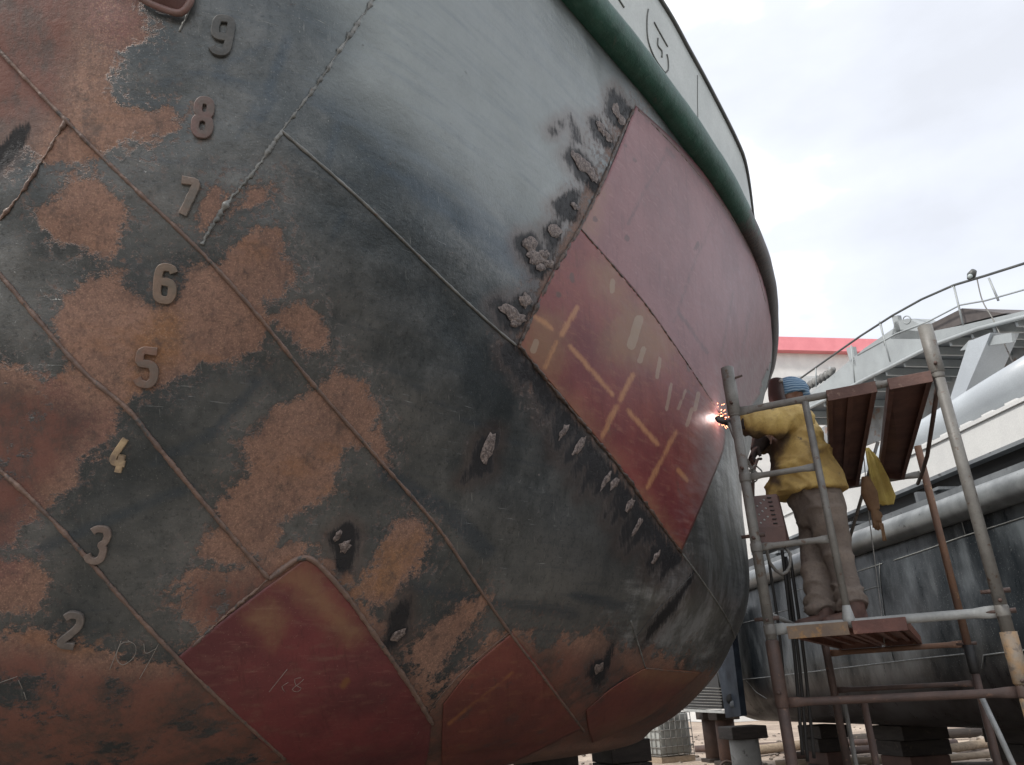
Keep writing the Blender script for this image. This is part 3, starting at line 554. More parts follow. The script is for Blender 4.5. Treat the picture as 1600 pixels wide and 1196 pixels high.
for ch, (cx, cy), w_, h_, tl in (('9', (347,57), 42, 66, .17), ('8', (318,185), 40, 64, .12), ('7', (293,310), 40, 66, .13), ('6', (259,444), 42, 64, .10), ('5', (230,574), 44, 66, .12), ('4', (187,711), 40, 64, .25), ('3', (153,851), 44, 62, .25), ('2', (110,984), 44, 62, .3)):
    mb = MB(); wd = .0142*DW.get(ch, 1)
    for st_ in DIG[ch]:
        # rounded corners: chaikin twice
        P = [np.array(p, float) for p in st_]; cl = np.allclose(P[0], P[-1])
        for _ in range(2):
            Q = [P[0]]
            for a_, b_ in zip(P[:-1], P[1:]): Q += [a_*.8+b_*.2, a_*.2+b_*.8]
            Q.append(P[-1]); P = Q
        P = smooth_line(P, .06)
        hp = []
        for p in P:
            X_ = cx+p[0]*(w_-14)+p[1]*(h_-12)*tl; Y_ = cy-p[1]*(h_-10)+p[0]*4; hp.append(onhull(X_, Y_))
        vs = []; fs = []; m = len(hp)
        for i in range(m):
            d = (hp[min(i+1, m-1)][0]-hp[max(i-1, 0)][0]).normalized(); n_ = hp[i][1]; s_ = d.cross(n_).normalized()
            wj = wd*(1+.10*noise.noise(hp[i][0]*60)); hh = .0155
            for (a_, b_) in ((-1, -.1), (-1, .84), (-.86, .99), (0, 1.02), (.86, .99), (1, .84), (1, -.1)): vs.append(hp[i][0]+s_*(a_*wj)+n_*(b_*hh))
        for i in range(m-1):
            for k in range(6): fs.append((i*7+k, i*7+k+1, (i+1)*7+k+1, (i+1)*7+k))
        fs.append(tuple(range(7))); fs.append(tuple((m-1)*7+k for k in range(7))[::-1]); mb.put((vs, fs))
    a_, b_ = M_D[ch]
    d_ = add('draft_mark', mb.vf(), grimy('draft mark paint '+WHAT[ch], a_, b_, .5, 16, bump=.5, bd=.003), tug, False); d_['label'] = 'raised %s draft mark %s' % (WHAT[ch], ch)
    # thin weld fillet round the figure
# chalk scribbles 104 and 108, dashes
M_CHALK = plain('chalk', (.3, .28, .25), .9)
def chalk(lines, label, r=.0012, name='chalk_writing'):
    mb = MB()
    for ln in lines:
        hp = [h for h, n in hull_line(ln, 4, .0058) if h is not None]
        if len(hp) > 1: mb.put(tube(hp, r, 5))
    o = add(name, mb.vf(), M_CHALK, tug); o['label'] = label
chalk([[(190,1000),(172,1045)], [(205,1002),(190,1005),(182,1025),(192,1038),(210,1025),(212,1008),(200,1000)], [(225,1005),(228,1020),(245,1012)], [(248,1005),(235,1030),(218,1060)]], 'scratched number 104 below the 2')
chalk([[(448,1045),(420,1080)], [(450,1065),(440,1072),(445,1080)], [(470,1058),(460,1060),(462,1070),(470,1074),(464,1080),(456,1076),(468,1066),(474,1060)]], 'scratched number 108 on the dark red bottom plate', .001)
chalk([[(0,1066),(28,1056)], [(30,1062),(36,1076)], [(38,1080),(42,1092)]], 'short chalk dashes near the lower left corner', .001)

# raised lettering on the bulwark: the outlined G and the foot of the letter before it
M_LET = grimy('dark weld lettering', (.11, .12, .115), (.16, .17, .16), .6, 20)
def onbulw(x, y):
    d = ray(x, y).normalized(); h = BB.ray_cast(EYE, d)
    return (h[0]-d*.006) if h[0] is not None else None
def bulw_line(ls, label, r=.0065):
    mb = MB()
    for ln in ls:
        P = [q for q in (onbulw(*p) for p in smooth_line(ln, 3)) if q is not None]
        if len(P) > 1: mb.put(tube(P, r, 6))
    o = add('raised_letter', mb.vf(), M_LET, bw); o['label'] = label
bulw_line([[(1013,15),(1011,30),(1012,60),(1020,85),(1032,105),(1040,114),(1044,110),(1044,95),(1042,85)], [(1022,35),(1030,50),(1043,73)], [(1028,60),(1028,72),(1034,80),(1034,90)]], 'raised outline letter G')
bulw_line([[(966,-2),(975,12)]], 'upper visible stroke of the letter before the G')
bulw_line([[(979,38),(984,50),(992,60)]], 'lower visible stroke of the letter before the G')
bulw_line([[(1090,118),(1090,160),(1091,205)]], 'thin vertical plate joint on the bulwark', .003)
# hawse lip at the top left
hl = []
for p in smooth_line([(195,-30),(205,-12),(230,8),(262,22),(284,27),(298,12),(302,-6),(302,-30)], 6):
    h, n_ = onhull(p[0], max(p[1], -60)); 
    if h is not None: hl.append(h+n_*.03)
if len(hl) > 3:
    o = add('hawse_lip', tube(hl, .013, 10), M_PINK, tug); 
    c0 = sum(hl, V(0, 0, 0))/len(hl); nrm = onhull(250, -5)[1]
    vs = hl+[c0+nrm*.045]; add('hawse_cover', (vs, [(i, i+1, len(hl)) for i in range(len(hl)-1)]), grimy('hawse primer', (.13, .06, .055), (.10, .05, .045), .5, 6), tug)['label'] = 'maroon rounded plate at the top left'
    bead([(303,-10),(296,15),(288,34),(280,50)], .004, 'weld_seam', MAT_BEAD, 'drip of weld under the maroon rounded plate', .5, .001)
#PART2
# ------------------------------------------------------------------ ground
def ground_mat():
    t = NT('dry yard dirt'); a = t.noise(.35, 8, .65); b = t.noise(3, 8, .7); c = t.noise(26, 6, .7)
    col = t.mix(t.ramp(a, .35, .65), (.42, .335, .26), (.22, .165, .13)); col = t.mix(t.math('MULTIPLY', t.ramp(b, .5, .7), .8), col, (.15, .12, .095))
    col = t.mix(t.math('MULTIPLY', t.ramp(c, .5, .68), .6), col, (.55, .49, .41))
    ln_ = t.n('ShaderNodeVectorMath'); ln_.operation = 'DISTANCE'; t.l(t.tc.outputs['Object'], ln_.inputs[0]); ln_.inputs[1].default_value = (3, 3, 0)
    near = t.ramp(t.math('ADD', ln_.outputs['Value'], t.math('MULTIPLY', t.math('SUBTRACT', a, .5), 14)), 17, 14)      # trodden mud near the hulls, darkened to stand for shade and dim their reflections
    col = t.mix(t.math('MULTIPLY', near, .93), col, t.mix(t.ramp(b, .4, .6), (.15, .127, .105), (.21, .18, .15)))
    return t.done(col, .9, t.bump(t.math('ADD', b, t.math('MULTIPLY', c, .3)), .9, .05))
gn = 90; vs = []; fs = []
def gc(i): q = (i/(gn-1))*2-1; return math.copysign(abs(q)**2.6, q)*260
for i in range(gn):
    for j in range(gn):
        x, y = gc(j)+4, gc(i)+20; vs.append(V(x, y, -.02+.07*noise.noise(V(x*.35, y*.35, 0))-.0*0))
for i in range(gn-1):
    for j in range(gn-1): fs.append((i*gn+j, i*gn+j+1, (i+1)*gn+j+1, (i+1)*gn+j))
tag(add('ground', (vs, fs), ground_mat()), kind='structure')
M_STEELG = grimy('galvanised tube', (.20, .195, .18), (.14, .135, .125), .5, 9, c=(.10, .065, .045), cth=.58, bump=.4, fine=90)
M_STEELL = grimy('pale galvanised tube', (.36, .37, .36), (.26, .27, .265), .45, 9, c=(.16, .12, .09), cth=.64, bump=.3, fine=90)
M_RUSTT = grimy('rusty tube', (.21, .115, .07), (.15, .09, .065), .7, 7, c=(.34, .22, .12), cth=.6, bump=.5, fine=90)
M_RUSTD = grimy('dark rusty tube', (.10, .062, .05), (.065, .045, .04), .65, 8, c=(.17, .10, .07), cth=.6, bump=.5, fine=90)
M_YRUST = grimy('ochre rusty tube', (.27, .17, .085), (.20, .175, .145), .65, 9, c=(.12, .10, .085), cth=.52, bump=.5, fine=90)
M_PLANK = grimy('rust red steel plank', (.135, .062, .048), (.085, .042, .035), .6, 5, c=(.16, .07, .045), cth=.6, bump=.4, fine=70)
M_PLANKL = grimy('worn orange steel plank', (.19, .080, .052), (.13, .052, .038), .55, 6, c=(.30, .17, .10), cth=.6, bump=.5, fine=70)
M_PLANKE = grimy('brown plank end', (.125, .06, .045), (.09, .045, .036), .6, 8, c=(.2, .13, .10), cth=.6, bump=.5)
M_PLANKY = grimy('ochre brown plank end', (.20, .14, .09), (.14, .10, .075), .6, 5, c=(.30, .17, .07), cth=.55, bump=.5)
M_PLANKR = grimy('red brown plank end', (.15, .06, .045), (.11, .048, .038), .6, 8, c=(.24, .12, .08), cth=.6, bump=.5)
M_BLK = grimy('soot black rubber', (.012, .012, .013), (.022, .021, .02), .6, 9)
M_WHITEP = grimy('off white paint', (.66, .66, .64), (.58, .58, .57), .5, 1.5, c=(.4, .38, .35), cth=.68, bump=.15)

# ------------------------------------------------------------------ scaffold (runs parallel with the hull)
SD = V(.447, .894, 0); P1 = V(1.375, 4.65, 0); P4 = V(2.415, 4.17, 0); SL = 2.30
RU = (P4-P1).normalized()
def at(P, z): return V(P.x, P.y, z)
sc = empty('scaffold', (1.9, 5.4, 0), 'rusty grey tube scaffold tower the welder stands on', 'scaffold')
Z1, Z2, Z3 = 1.52, 1.90, 3.20
def gz(p): return 0.0
def part(name, vf, mat, label=None, parent=sc, smooth=True):
    o = add(name, vf, mat, parent, smooth)
    if label: o['label'] = label
    return o
part('leg', tube([at(P1, 1.83), at(P1, 2.6), at(P1, 3.42)], .030, 16), M_STEELG, 'upper grey leg nearest the hull')
part('leg_collar', MB().put(tube([at(P1, 3.18), at(P1, 3.19), at(P1, 3.5)], [.028, .040, .040], 16)).vf(), M_STEELG)
part('collar_pin', tube([at(P1, 3.42)+RU*.02, at(P1, 3.43)+RU*.085], .007, 6), M_RUSTD)
part('leg', tube([at(P1, -.02), at(P1, 1.0), at(P1, 1.84)], .031, 16), M_RUSTD, 'lower brown leg nearest the hull')
part('leg_collar', tube([at(P1, 1.50), at(P1, 1.51), at(P1, 1.835), at(P1, 1.845)], [.031, .037, .037, .031], 16), M_RUSTD)
part('leg', tube([at(P4, 1.76), at(P4, 3.49)], .031, 16), M_STEELG, 'upper grey leg at the right')
part('leg_collar', tube([at(P4, 3.20), at(P4, 3.21), at(P4, 3.50)], [.030, .040, .040], 16), M_STEELG)
part('leg', tube([at(P4, -.02), at(P4, 1.77)], .031, 16), M_YRUST, 'lower ochre leg at the right')
part('leg_collar', tube([at(P4, 1.55), at(P4, 1.56), at(P4, 1.80)], [.031, .040, .040], 16), M_YRUST)
R1 = P1+SD*SL; R4 = V(3.27, 6.2, 0); dz = -.07
part('leg', tube([at(R1, -.02), at(R1, 3.35)], .030, 12), M_RUSTD, 'far leg behind the welder')
part('leg', tube([at(R4, 1.80), at(R4, 3.36)], .028, 14), M_RUSTT, 'upper orange rusty far leg')
part('leg', tube([at(R4, -.02), at(R4, 1.80)], .029, 14), M_RUSTD, 'lower dark far leg')
part('leg_collar', tube([at(R4, 1.62), at(R4, 1.63), at(R4, 1.82)], [.029, .038, .038], 14), M_BLK)
def W_(x, y, z, z2): p = aty(x, y, 5.0); return V(p.x, p.y, z2)
P2 = P1+RU*.42
part('inner_stile', tube([at(P2, Z2+.02), at(P2, Z3-.02)], .021, 12), M_STEELG)
part('stile_foot', tube([at(P2, Z2-.01), at(P2, Z2+.02), at(P2, Z2+.10)], [.034, .034, .020], 12), M_STEELL)
part('top_bar', pipe_flat(at(P1, Z3)+RU*.03, at(P4, Z3)-RU*.03, .022), M_STEELG)
part('platform_bar', pipe_flat(at(P1, Z2)+RU*.03, at(P4, Z2)-RU*.03, .024), M_STEELL)
part('lower_bar', pipe_flat(at(P1, Z1)+RU*.03, at(P4, Z1)-RU*.03, .021), M_YRUST if 0 else M_RUSTD)
for z in (2.78, 2.36): part('rung', pipe_flat(at(P1, z)+RU*.03, at(P2, z)-RU*.018, .018, fl=.07), M_STEELG)
part('top_bar', pipe_flat(at(R1, Z3+dz)+RU*.03, at(R4, Z3+dz)-RU*.03, .022), M_STEELG, 'far top bar')
part('platform_bar', pipe_flat(at(R1, Z2+dz)+RU*.03, at(R4, Z2+dz)-RU*.03, .020), M_RUSTT, 'far rusty platform bar')
part('lower_bar', pipe_flat(at(R1, 1.555)+RU*.03, at(R4, 1.555)-RU*.03, .018), M_RUSTD, 'far lower bar')
P3 = P1+RU*.45; P5 = P4-RU*.42
part('inner_stile', tube([V(*aty(1350, 1099, 5.0).xy, 1.52), W_(1350, 1099, 1.5, .2)], .020, 10), M_RUSTD, 'thicker stile of the lower frame')
part('inner_stile', tube([V(*aty(1369, 1099, 5.0).xy, 1.5)+V(0, .5, 0), W_(1369, 1099, 1.5, .2)+V(0, .5, 0)], .014, 10), M_STEELG, 'thinner grey stile of the lower frame')
part('cross_brace', tube([aty(1532, 1086, 5.6), aty(1560, 1145, 5.4), aty(1592, 1215, 5.2)], .018, 8), M_STEELL, 'pale diagonal brace at the lower right')
hk = [aty(1466, 598, 4.25), aty(1457, 660, 4.6), aty(1449, 712, 5.2), aty(1440, 742, 5.8), aty(1434, 756, 6.1)]
part('cross_brace', tube(hk, .014, 8), M_RUSTD, 'dark bent brace by the right leg')
part('cross_brace', tube([aty(1192, 955, 4.68), aty(1240, 976, 5.0)], .014, 8), M_STEELL, 'short stub brace by the left leg')
part('cross_brace', tube([aty(1372, 690, 5.9), aty(1325, 850, 6.4)], .013, 8), M_STEELG, 'thin brace between the planks and the far leg')
for P, z in ((P1, Z1), (P1, Z2), (P1, Z3), (P4, Z1), (P4, Z2), (P4, Z3), (P1, 2.78), (P1, 2.36)):
    part('weld_collar', tube([at(P, z-.03), at(P, z-.02), at(P, z+.02), at(P, z+.03)], [.031, .0345, .0345, .031], 14), M_STEELG if z > 1.8 else M_RUSTD)
    part('lock_bolt', tube([at(P, z+.05)-SD*.03, at(P, z+.05)-SD*.062], [.010, .010], 6), M_RUSTD)
for P, z in ((P1, 2.43), (P1, 1.96), (P4, 1.9), (P4, 2.0), (R4, 1.83)):
    part('brace_stud', tube([at(P, z)-RU*.075, at(P, z)+RU*.06], [.010, .013], 8), M_RUSTD)

def mk_plank(nl, nr, fl_, fr, th, mat, matf, label, ribs=2):
    "pressed steel walkway plank seen mostly from below: skin, two side lips, ribs, end lip"
    nl, nr, fl_, fr = map(Vector, (nl, nr, fl_, fr)); zt = V(0, 0, th)
    root = empty('steel_plank', nl, label, 'scaffold plank', 'steel planks of the scaffold')
    def strip(a0, a1, b0, b1, z0, z1):
        vs = [a0+V(0, 0, z0), a1+V(0, 0, z0), b1+V(0, 0, z0), b0+V(0, 0, z0), a0+V(0, 0, z1), a1+V(0, 0, z1), b1+V(0, 0, z1), b0+V(0, 0, z1)]
        return vs, [(0, 3, 2, 1), (4, 5, 6, 7), (0, 1, 5, 4), (1, 2, 6, 5), (2, 3, 7, 6), (3, 0, 4, 7)]
    X = (nr-nl).normalized(); t_ = .008
    mb = MB(); mb.put(strip(nl+X*t_, nr-X*t_, fl_+X*t_, fr-X*t_, th-.006, th)); part('deck_sheet', mb.vf(), mat, parent=root, smooth=False)
    part('side_lip', strip(nl, nl+X*t_, fl_, fl_+X*t_, 0, th+.002), mat, parent=root, smooth=False)
    part('side_lip', strip(nr-X*t_, nr, fr-X*t_, fr, 0, th+.002), mat, parent=root, smooth=False)
    part('side_lip', strip(nl+X*t_, nl+X*(t_+.02), fl_+X*t_, fl_+X*(t_+.018), .001, .006), mat, parent=root, smooth=False)
    part('side_lip', strip(nr-X*(t_+.02), nr-X*t_, fr-X*(t_+.018), fr-X*t_, .001, .006), mat, parent=root, smooth=False)
    for k in range(ribs):
        f = (k+1)/(ribs+1); a = nl.lerp(nr, f); b = fl_.lerp(fr, f)
        mb = MB(); mb.put(strip(a-X*.014, a-X*.009, b-X*.014, b-X*.009, th*.45, th-.007)).put(strip(a+X*.009, a+X*.014, b+X*.009, b+X*.014, th*.45, th-.007)); mb.put(strip(a-X*.016, a+X*.016, b-X*.016, b+X*.016, th*.4, th*.44))
        o = part('rib', mb.vf(), mat, parent=root, smooth=False)
    Y = (fl_-nl).normalized()
    mb = MB(); mb.put(box(nl-Y*.012-V(0, 0, .012), nr-nl, Y*.010, V(0, 0, th+.016), .002)); part('end_lip', mb.vf(), matf, parent=root, smooth=False)
    mb = MB(); mb.put(box(fl_+Y*.002-V(0, 0, .004), fr-fl_, Y*.010, V(0, 0, th+.004), .002)); part('end_lip', mb.vf(), mat, parent=root, smooth=False)
    return root
zb = Z2-.048
def onz(x, y, z): return atz(x, y, z)
# lower pair: near lip on the platform bar
ln = [P1+RU*.095, P1+RU*.405, P1+RU*.425, P1+RU*.66]
fdir = SD*(SL+.0)
def pl_(i, j, z0, z1, mat, matf, lab, ribs, far=None): 
    a, b = P1+RU*i, P1+RU*j
    return mk_plank(at(a, z0)-SD*.045, at(b, z0)-SD*.045, far[0] if far else at(a+fdir, z1), far[1] if far else at(b+fdir, z1), .052, mat, matf, lab, ribs)
pl_(.10, .415, zb, zb+.005, M_PLANKL, M_PLANKY, 'lower plank with ochre edge under the boots of the welder', 2)
pl_(.435, .70, zb, zb+.005, M_PLANKL, M_PLANKR, 'lower red rusty plank right of the ochre edged one, empty on top', 2)
pl_(.55, .82, Z3-.045, Z3-.04+dz, M_PLANK, M_PLANKE, 'upper brown plank just right of the welder', 1, (aty(1297, 762, 6.50), aty(1342, 758, 6.40)))
pl_(.885, 1.11, Z3-.045, Z3-.04+dz, M_PLANK, M_PLANKE, 'upper brown plank next to the right scaffold leg', 0, (aty(1373, 746, 6.35), aty(1413, 749, 6.25)))

# ------------------------------------------------------------------ welder
def loft(P, R, n=20, side=None, cap=True):
    "closed loft through centres P with radii (across, depth)"
    P = [Vector(p) for p in P]; vs = []; fs = []; m = len(P)
    for i in range(m):
        d = (P[min(i+1, m-1)]-P[max(i-1, 0)]).normalized(); s_ = side if side is not None else V(0, 1, 0)
        a = (s_-d*s_.dot(d)).normalized(); b = a.cross(d)
        for k in range(n):
            t = 2*math.pi*k/n; vs.append(P[i]+a*(R[i][0]*math.cos(t))+b*(R[i][1]*math.sin(t)))
    for i in range(m-1):
        for k in range(n): fs.append((i*n+k, i*n+(k+1) % n, (i+1)*n+(k+1) % n, (i+1)*n+k))
    if cap: fs.append(tuple(range(n))[::-1]); fs.append(tuple((m-1)*n+k for k in range(n)))
    return vs, fs
def remesh(vfs, vox, smooth=2, disp=None):
    "join overlapping closed lofts into one continuous surface"
    mb = MB(); 
    for q in vfs: mb.put(q)
    me = bpy.data.meshes.new('tmp'); me.from_pydata([tuple(v) for v in mb.v], [], mb.f); me.update()
    o = bpy.data.objects.new('tmp', me); COL.objects.link(o)
    bm = bmesh.new(); bm.from_mesh(me); bmesh.ops.recalc_face_normals(bm, faces=bm.faces[:]); bm.to_mesh(me); bm.free()
    r = o.modifiers.new('r', 'REMESH'); r.mode = 'VOXEL'; r.voxel_size = vox
    if smooth: q = o.modifiers.new('s', 'SMOOTH'); q.factor = .5; q.iterations = smooth
    dg = bpy.context.evaluated_depsgraph_get(); ev = o.evaluated_get(dg); m2 = ev.to_mesh()
    vs = [v.co.copy() for v in m2.vertices]; ns = [v.normal.copy() for v in m2.vertices]; fs = [tuple(p.vertices) for p in m2.polygons]
    ev.to_mesh_clear(); bpy.data.objects.remove(o); bpy.data.meshes.remove(me)
    if disp: vs = [v+n*disp(v) for v, n in zip(vs, ns)]
    return vs, fs
def W(x, y, Y): return aty(x, y, Y)
def folds(v, k, amp, d):
    "creased cloth: sharp ridges and soft valleys running across d"
    w_ = V(noise.noise(v*3.1), noise.noise(v*3.1+V(7, 1, 2)), noise.noise(v*3.1+V(1, 9, 4)))*.16
    p = v+w_; q = p.dot(d.normalized())*k; u_ = p-d.normalized()*p.dot(d.normalized())
    n_ = noise.noise(V(q, u_.x*k*.22+u_.z*k*.2, u_.y*k*.25)); m_ = .5+.5*noise.noise(v*2.3+V(3, 3, 3))*1.6
    return amp*m_*((1-min(1, abs(n_)*3.0))**1.5-.3)
M_SKIN = grimy('sunburnt skin', (.20, .10, .065), (.16, .08, .05), .55, 20, bump=.2, bd=.001)
def jacket_mat():
    t = NT('sooty yellow welding leather'); n = t.noise(4, 6, .6); f = t.noise(55, 4)
    col = t.mix(t.ramp(n, .35, .65), (.54, .385, .125), (.38, .26, .09)); col = t.mix(t.ramp(t.noise(9, 8, .7), .62, .7), col, (.12, .08, .055))
    col = t.mix(t.math('MULTIPLY', t.ramp(f, .5, .75), .3), col, (.14, .09, .05))
    col = t.mix(t.math('MULTIPLY', t.ramp(t.math('ADD', t.attr('soot'), t.math('MULTIPLY', t.math('SUBTRACT', t.noise(14, 5), .5), 3)), -.8, 1), .88), col, (.038, .024, .026))  # soot, with the shadow under the arm painted in
    col = t.mix(t.math('MULTIPLY', t.ramp(t.attr('crease'), -.1, .55), .5), col, (.13, .085, .045))  # fold valleys darkened: crease shade and grime in one colour
    return t.done(col, t.math('ADD', .6, t.math('MULTIPLY', n, .2)), t.bump(t.math('ADD', f, t.noise(16, 5)), .5, .006))
M_JACK = jacket_mat() if 1 else grimy('yellow welding leather', (.34, .225, .095), (.25, .16, .07), .75, 5, c=(.12, .08, .055), cth=.62, bump=.5, fine=50)
def trou_mat():
    t = NT('dusty brown work trousers'); n = t.noise(5, 7, .65); f = t.noise(80, 4)
    col = t.mix(t.ramp(n, .35, .65), (.22, .18, .15), (.145, .117, .098)); col = t.mix(t.ramp(t.noise(3, 8, .7), .56, .68), col, (.09, .068, .06)); col = t.mix(t.math('MULTIPLY', t.ramp(f, .5, .75), .35), col, (.10, .08, .07))
    col = t.mix(t.math('MULTIPLY', t.ramp(t.attr('crease'), -.1, .6), .5), col, (.06, .045, .04))  # trouser folds darkened in the valleys, shade and grime together
    return t.done(col, .85, t.bump(t.math('ADD', f, t.noise(14, 5)), .5, .006))
M_TROU = trou_mat()
M_BOOT = grimy('dusty brown boots', (.12, .065, .05), (.075, .045, .038), .65, 14, bump=.4)
M_GLOV = grimy('dark work gloves', (.035, .028, .030), (.055, .045, .043), .75, 20, bump=.4)
M_MASK = grimy('dark brown mask shell', (.055, .030, .026), (.04, .024, .022), .35, 8, bump=.1)
def cap_mat():
    t = NT('blue striped cap'); wv = t.n('ShaderNodeTexWave'); wv.wave_type = 'BANDS'; wv.bands_direction = 'Z'; t.l(t.tc.outputs['Object'], wv.inputs['Vector']); wv.inputs['Scale'].default_value = 17; wv.inputs['Distortion'].default_value = 2.5; wv.inputs['Detail'].default_value = 2
    return t.done(t.mix(t.ramp(wv.outputs['Fac'], .3, .7), (.06, .13, .22), (.22, .32, .42)), .8, t.bump(t.noise(40, 4), .3, .003))
man = empty('person', (1.95, 5.15, Z2+.06), 'person in a yellow leather jacket and blue cap welding the hull, standing on the scaffold', 'person')
sh_l = W(1240, 654, 4.98); sh_r = W(1226, 652, 5.34); pel = W(1282, 800, 5.08); wst = W(1268, 755, 5.1); cst = W(1246, 700, 5.13); nk = W(1236, 645, 5.15)
el_l = W(1190, 657, 4.93); ha_l = W(1150, 660, 4.99); el_r = W(1205, 690, 5.38); ha_r = W(1182, 702, 5.16)
hd_c = W(1237, 616, 5.15)
zf = zb+.052+.004
kn_l = W(1311, 874, 4.98); kn_r = W(1274, 874, 5.14); 
an_l = V(*W(1334, 950, 4.87)); an_r = V(*W(1289, 952, 5.02)); an_l.z = zf+.09; an_r.z = zf+.08
SIDE = V(.1, 1, 0).normalized()          # across the shoulders, roughly away from the camera
FWD = V(-1, .1, 0).normalized()          # he faces the hull, to the left
def hand(wrist, d, palmn, curl, r=1.):
    "palm, four curled fingers and a thumb leaving the side of the palm"
    d = d.normalized(); palmn = (palmn-d*palmn.dot(d)).normalized(); s_ = d.cross(palmn).normalized(); out = []
    out.append(loft([wrist-d*.02, wrist+d*.03, wrist+d*.07, wrist+d*.095], [(.026*r, .020*r), (.036*r, .019*r), (.042*r, .017*r), (.038*r, .014*r)], 12, side=s_))
    for k, (o_, ln_) in enumerate(((-.030, .068), (-.010, .076), (.011, .072), (.030, .058))):
        p = wrist+d*.088+s_*o_*r; P = [p-d*.01]; dd = d.copy(); R = [.0105*r]
        for q in range(3):
            c_ = curl*(.55+.35*q); dd = (dd*math.cos(c_)-palmn*math.sin(c_)).normalized(); p = p+dd*ln_*(.45, .32, .23)[q]; P.append(p.copy()); R.append((.0100, .0092, .0075)[q]*r)
        out.append(tube(P, R, 8))
    p = wrist+d*.025-s_*.034*r; t1 = (d*.75-s_*.65-palmn*.25).normalized(); t2 = (d*.8+s_*.1-palmn*.75).normalized()
    out.append(tube([p, p+t1*.035, p+t1*.035+t2*.03, p+t1*.035+t2*.05], [.013*r, .012*r, .010*r, .007*r], 8)); return out
# body: one continuous figure under the clothes, with head, ears, nose and hands
def head_parts(c, f, u):
    f = f.normalized(); u = (u-f*u.dot(f)).normalized(); s_ = f.cross(u); out = []
    prof = [(-.115, .035, .03, -.01), (-.095, .055, .055, .01), (-.05, .068, .085, .006), (0, .075, .096, 0), (.05, .074, .095, -.004), (.09, .058, .075, -.008), (.115, .03, .04, -.01)]
    out.append(loft([c+u*a+f*o_ for a, _, _, o_ in prof], [(x_, y_) for _, x_, y_, _ in prof], 20, side=s_))
    out.append(loft([c+f*.085+u*.02, c+f*.108-u*.012, c+f*.112-u*.028, c+f*.09-u*.035], [(.008, .008), (.012, .012), (.016, .012), (.01, .008)], 10, side=s_))   # nose
    out.append(loft([c+f*.082-u*.055-s_*.022, c+f*.09-u*.056, c+f*.082-u*.055+s_*.022], [(.006, .008), (.009, .010), (.006, .008)], 8, side=u))                # mouth
    for k in (-1, 1):
        out.append(loft([c+s_*.070*k-u*.03, c+s_*.082*k, c+s_*.080*k+u*.03], [(.008, .014), (.010, .022), (.007, .014)], 10, side=s_))
    return out
hf = V(-.95, .05, .10); hu = V(.02, 0, 1)
body = head_parts(hd_c, hf, hu)
body.append(loft([nk-V(0, 0, .06), nk, hd_c-V(0, 0, .06)], [(.07, .07), (.058, .060), (.055, .058)], 14, side=SIDE))
body.append(loft([pel-V(0, 0, .06), pel, wst, cst, (sh_l+sh_r)/2, nk], [(.15, .11), (.16, .12), (.14, .11), (.165, .12), (.16, .09), (.06, .06)], 20, side=SIDE))
for a, b, c in ((sh_l, el_l, ha_l), (sh_r, el_r, ha_r)):
    body.append(loft([a, a.lerp(b, .5), b, b.lerp(c, .5), c], [(.055, .055), (.048, .048), (.040, .042), (.036, .036), (.026, .026)], 12, side=SIDE))
hl_ = pel+SIDE*-.09-V(0, 0, .02); hr_ = pel+SIDE*.09-V(0, 0, .02)
for a, b, c in ((hl_, kn_l, an_l), (hr_, kn_r, an_r)):
    body.append(loft([a+V(0, 0, .03), a.lerp(b, .5), b, b.lerp(c, .45), c, c-V(0, 0, .05)], [(.085, .09), (.075, .078), (.055, .058), (.052, .056), (.036, .04), (.035, .045)], 14, side=SIDE))
dl = (W(1118, 660, 5.1)-ha_l); body += hand(ha_l, dl, V(0, .3, -1), .55)
dr = V(-.55, -.25, -.75); body += hand(ha_r, dr, V(-.7, 0, .3), .7)
bvf = remesh(body, .009, 2); BODY = add('body', bvf, M_SKIN, man); 
for k in (-1, 1):
    s_ = hf.normalized().cross(hu).normalized(); c_ = hd_c+hf.normalized()*.083+s_*.030*k+V(0, 0, .012)
    bm = bmesh.new(); bmesh.ops.create_uvsphere(bm, u_segments=10, v_segments=8, radius=.012); bmesh.ops.translate(bm, verts=bm.verts, vec=c_); part('eye', bm_vf(bm), plain('eye white', (.6, .58, .55), .3), parent=man)
def wr(sc_, amp, dirv=(1, 1, 1)):
    def f(v):
        p = V(v.x*dirv[0], v.y*dirv[1], v.z*dirv[2])*sc_
        return amp*(noise.noise(p)+.5*noise.noise(p*2.1+V(5, 3, 1)))
    return f
def ridge(sc_, amp, m):
    def f(v):
        p = Vector((m[0].dot(v), m[1].dot(v), m[2].dot(v)))*sc_; n_ = noise.noise(p); return amp*(1-abs(n_)*2.6)+.35*amp*noise.noise(p*2.7)
    return f
hem = W(1262, 764, 5.1)
jr = [loft([hem-V(0, 0, .03), hem+V(0, 0, .10), cst-V(.0, 0, .02), cst+V(0, 0, .10), (sh_l+sh_r)/2+V(.01, 0, .02), nk+V(0, 0, .01)],
      [(.215, .250), (.21, .222), (.205, .190), (.205, .155), (.178, .115), (.092, .092)], 26, side=SIDE),
      loft([sh_l+V(.09, .04, -.02), sh_l, sh_l.lerp(el_l, .5)-V(0, 0, .01), el_l-V(0, 0, .015), el_l.lerp(ha_l, .5)-V(0, 0, .01), ha_l+(el_l-ha_l)*.1], [(.08, .085), (.10, .095), (.092, .088), (.078, .082), (.066, .068), (.055, .056)], 18, side=V(0, .3, 1)),
      loft([sh_r+V(.08, -.04, -.02), sh_r, sh_r.lerp(el_r, .5), el_r, ha_r+(el_r-ha_r)*.15], [(.08, .085), (.095, .092), (.085, .08), (.074, .074), (.056, .056)], 18, side=SIDE)]
def jf(v): return folds(v, 6.0, .062, V(-.55, .1, .8))+folds(v, 10, .026, V(.6, .1, .7))
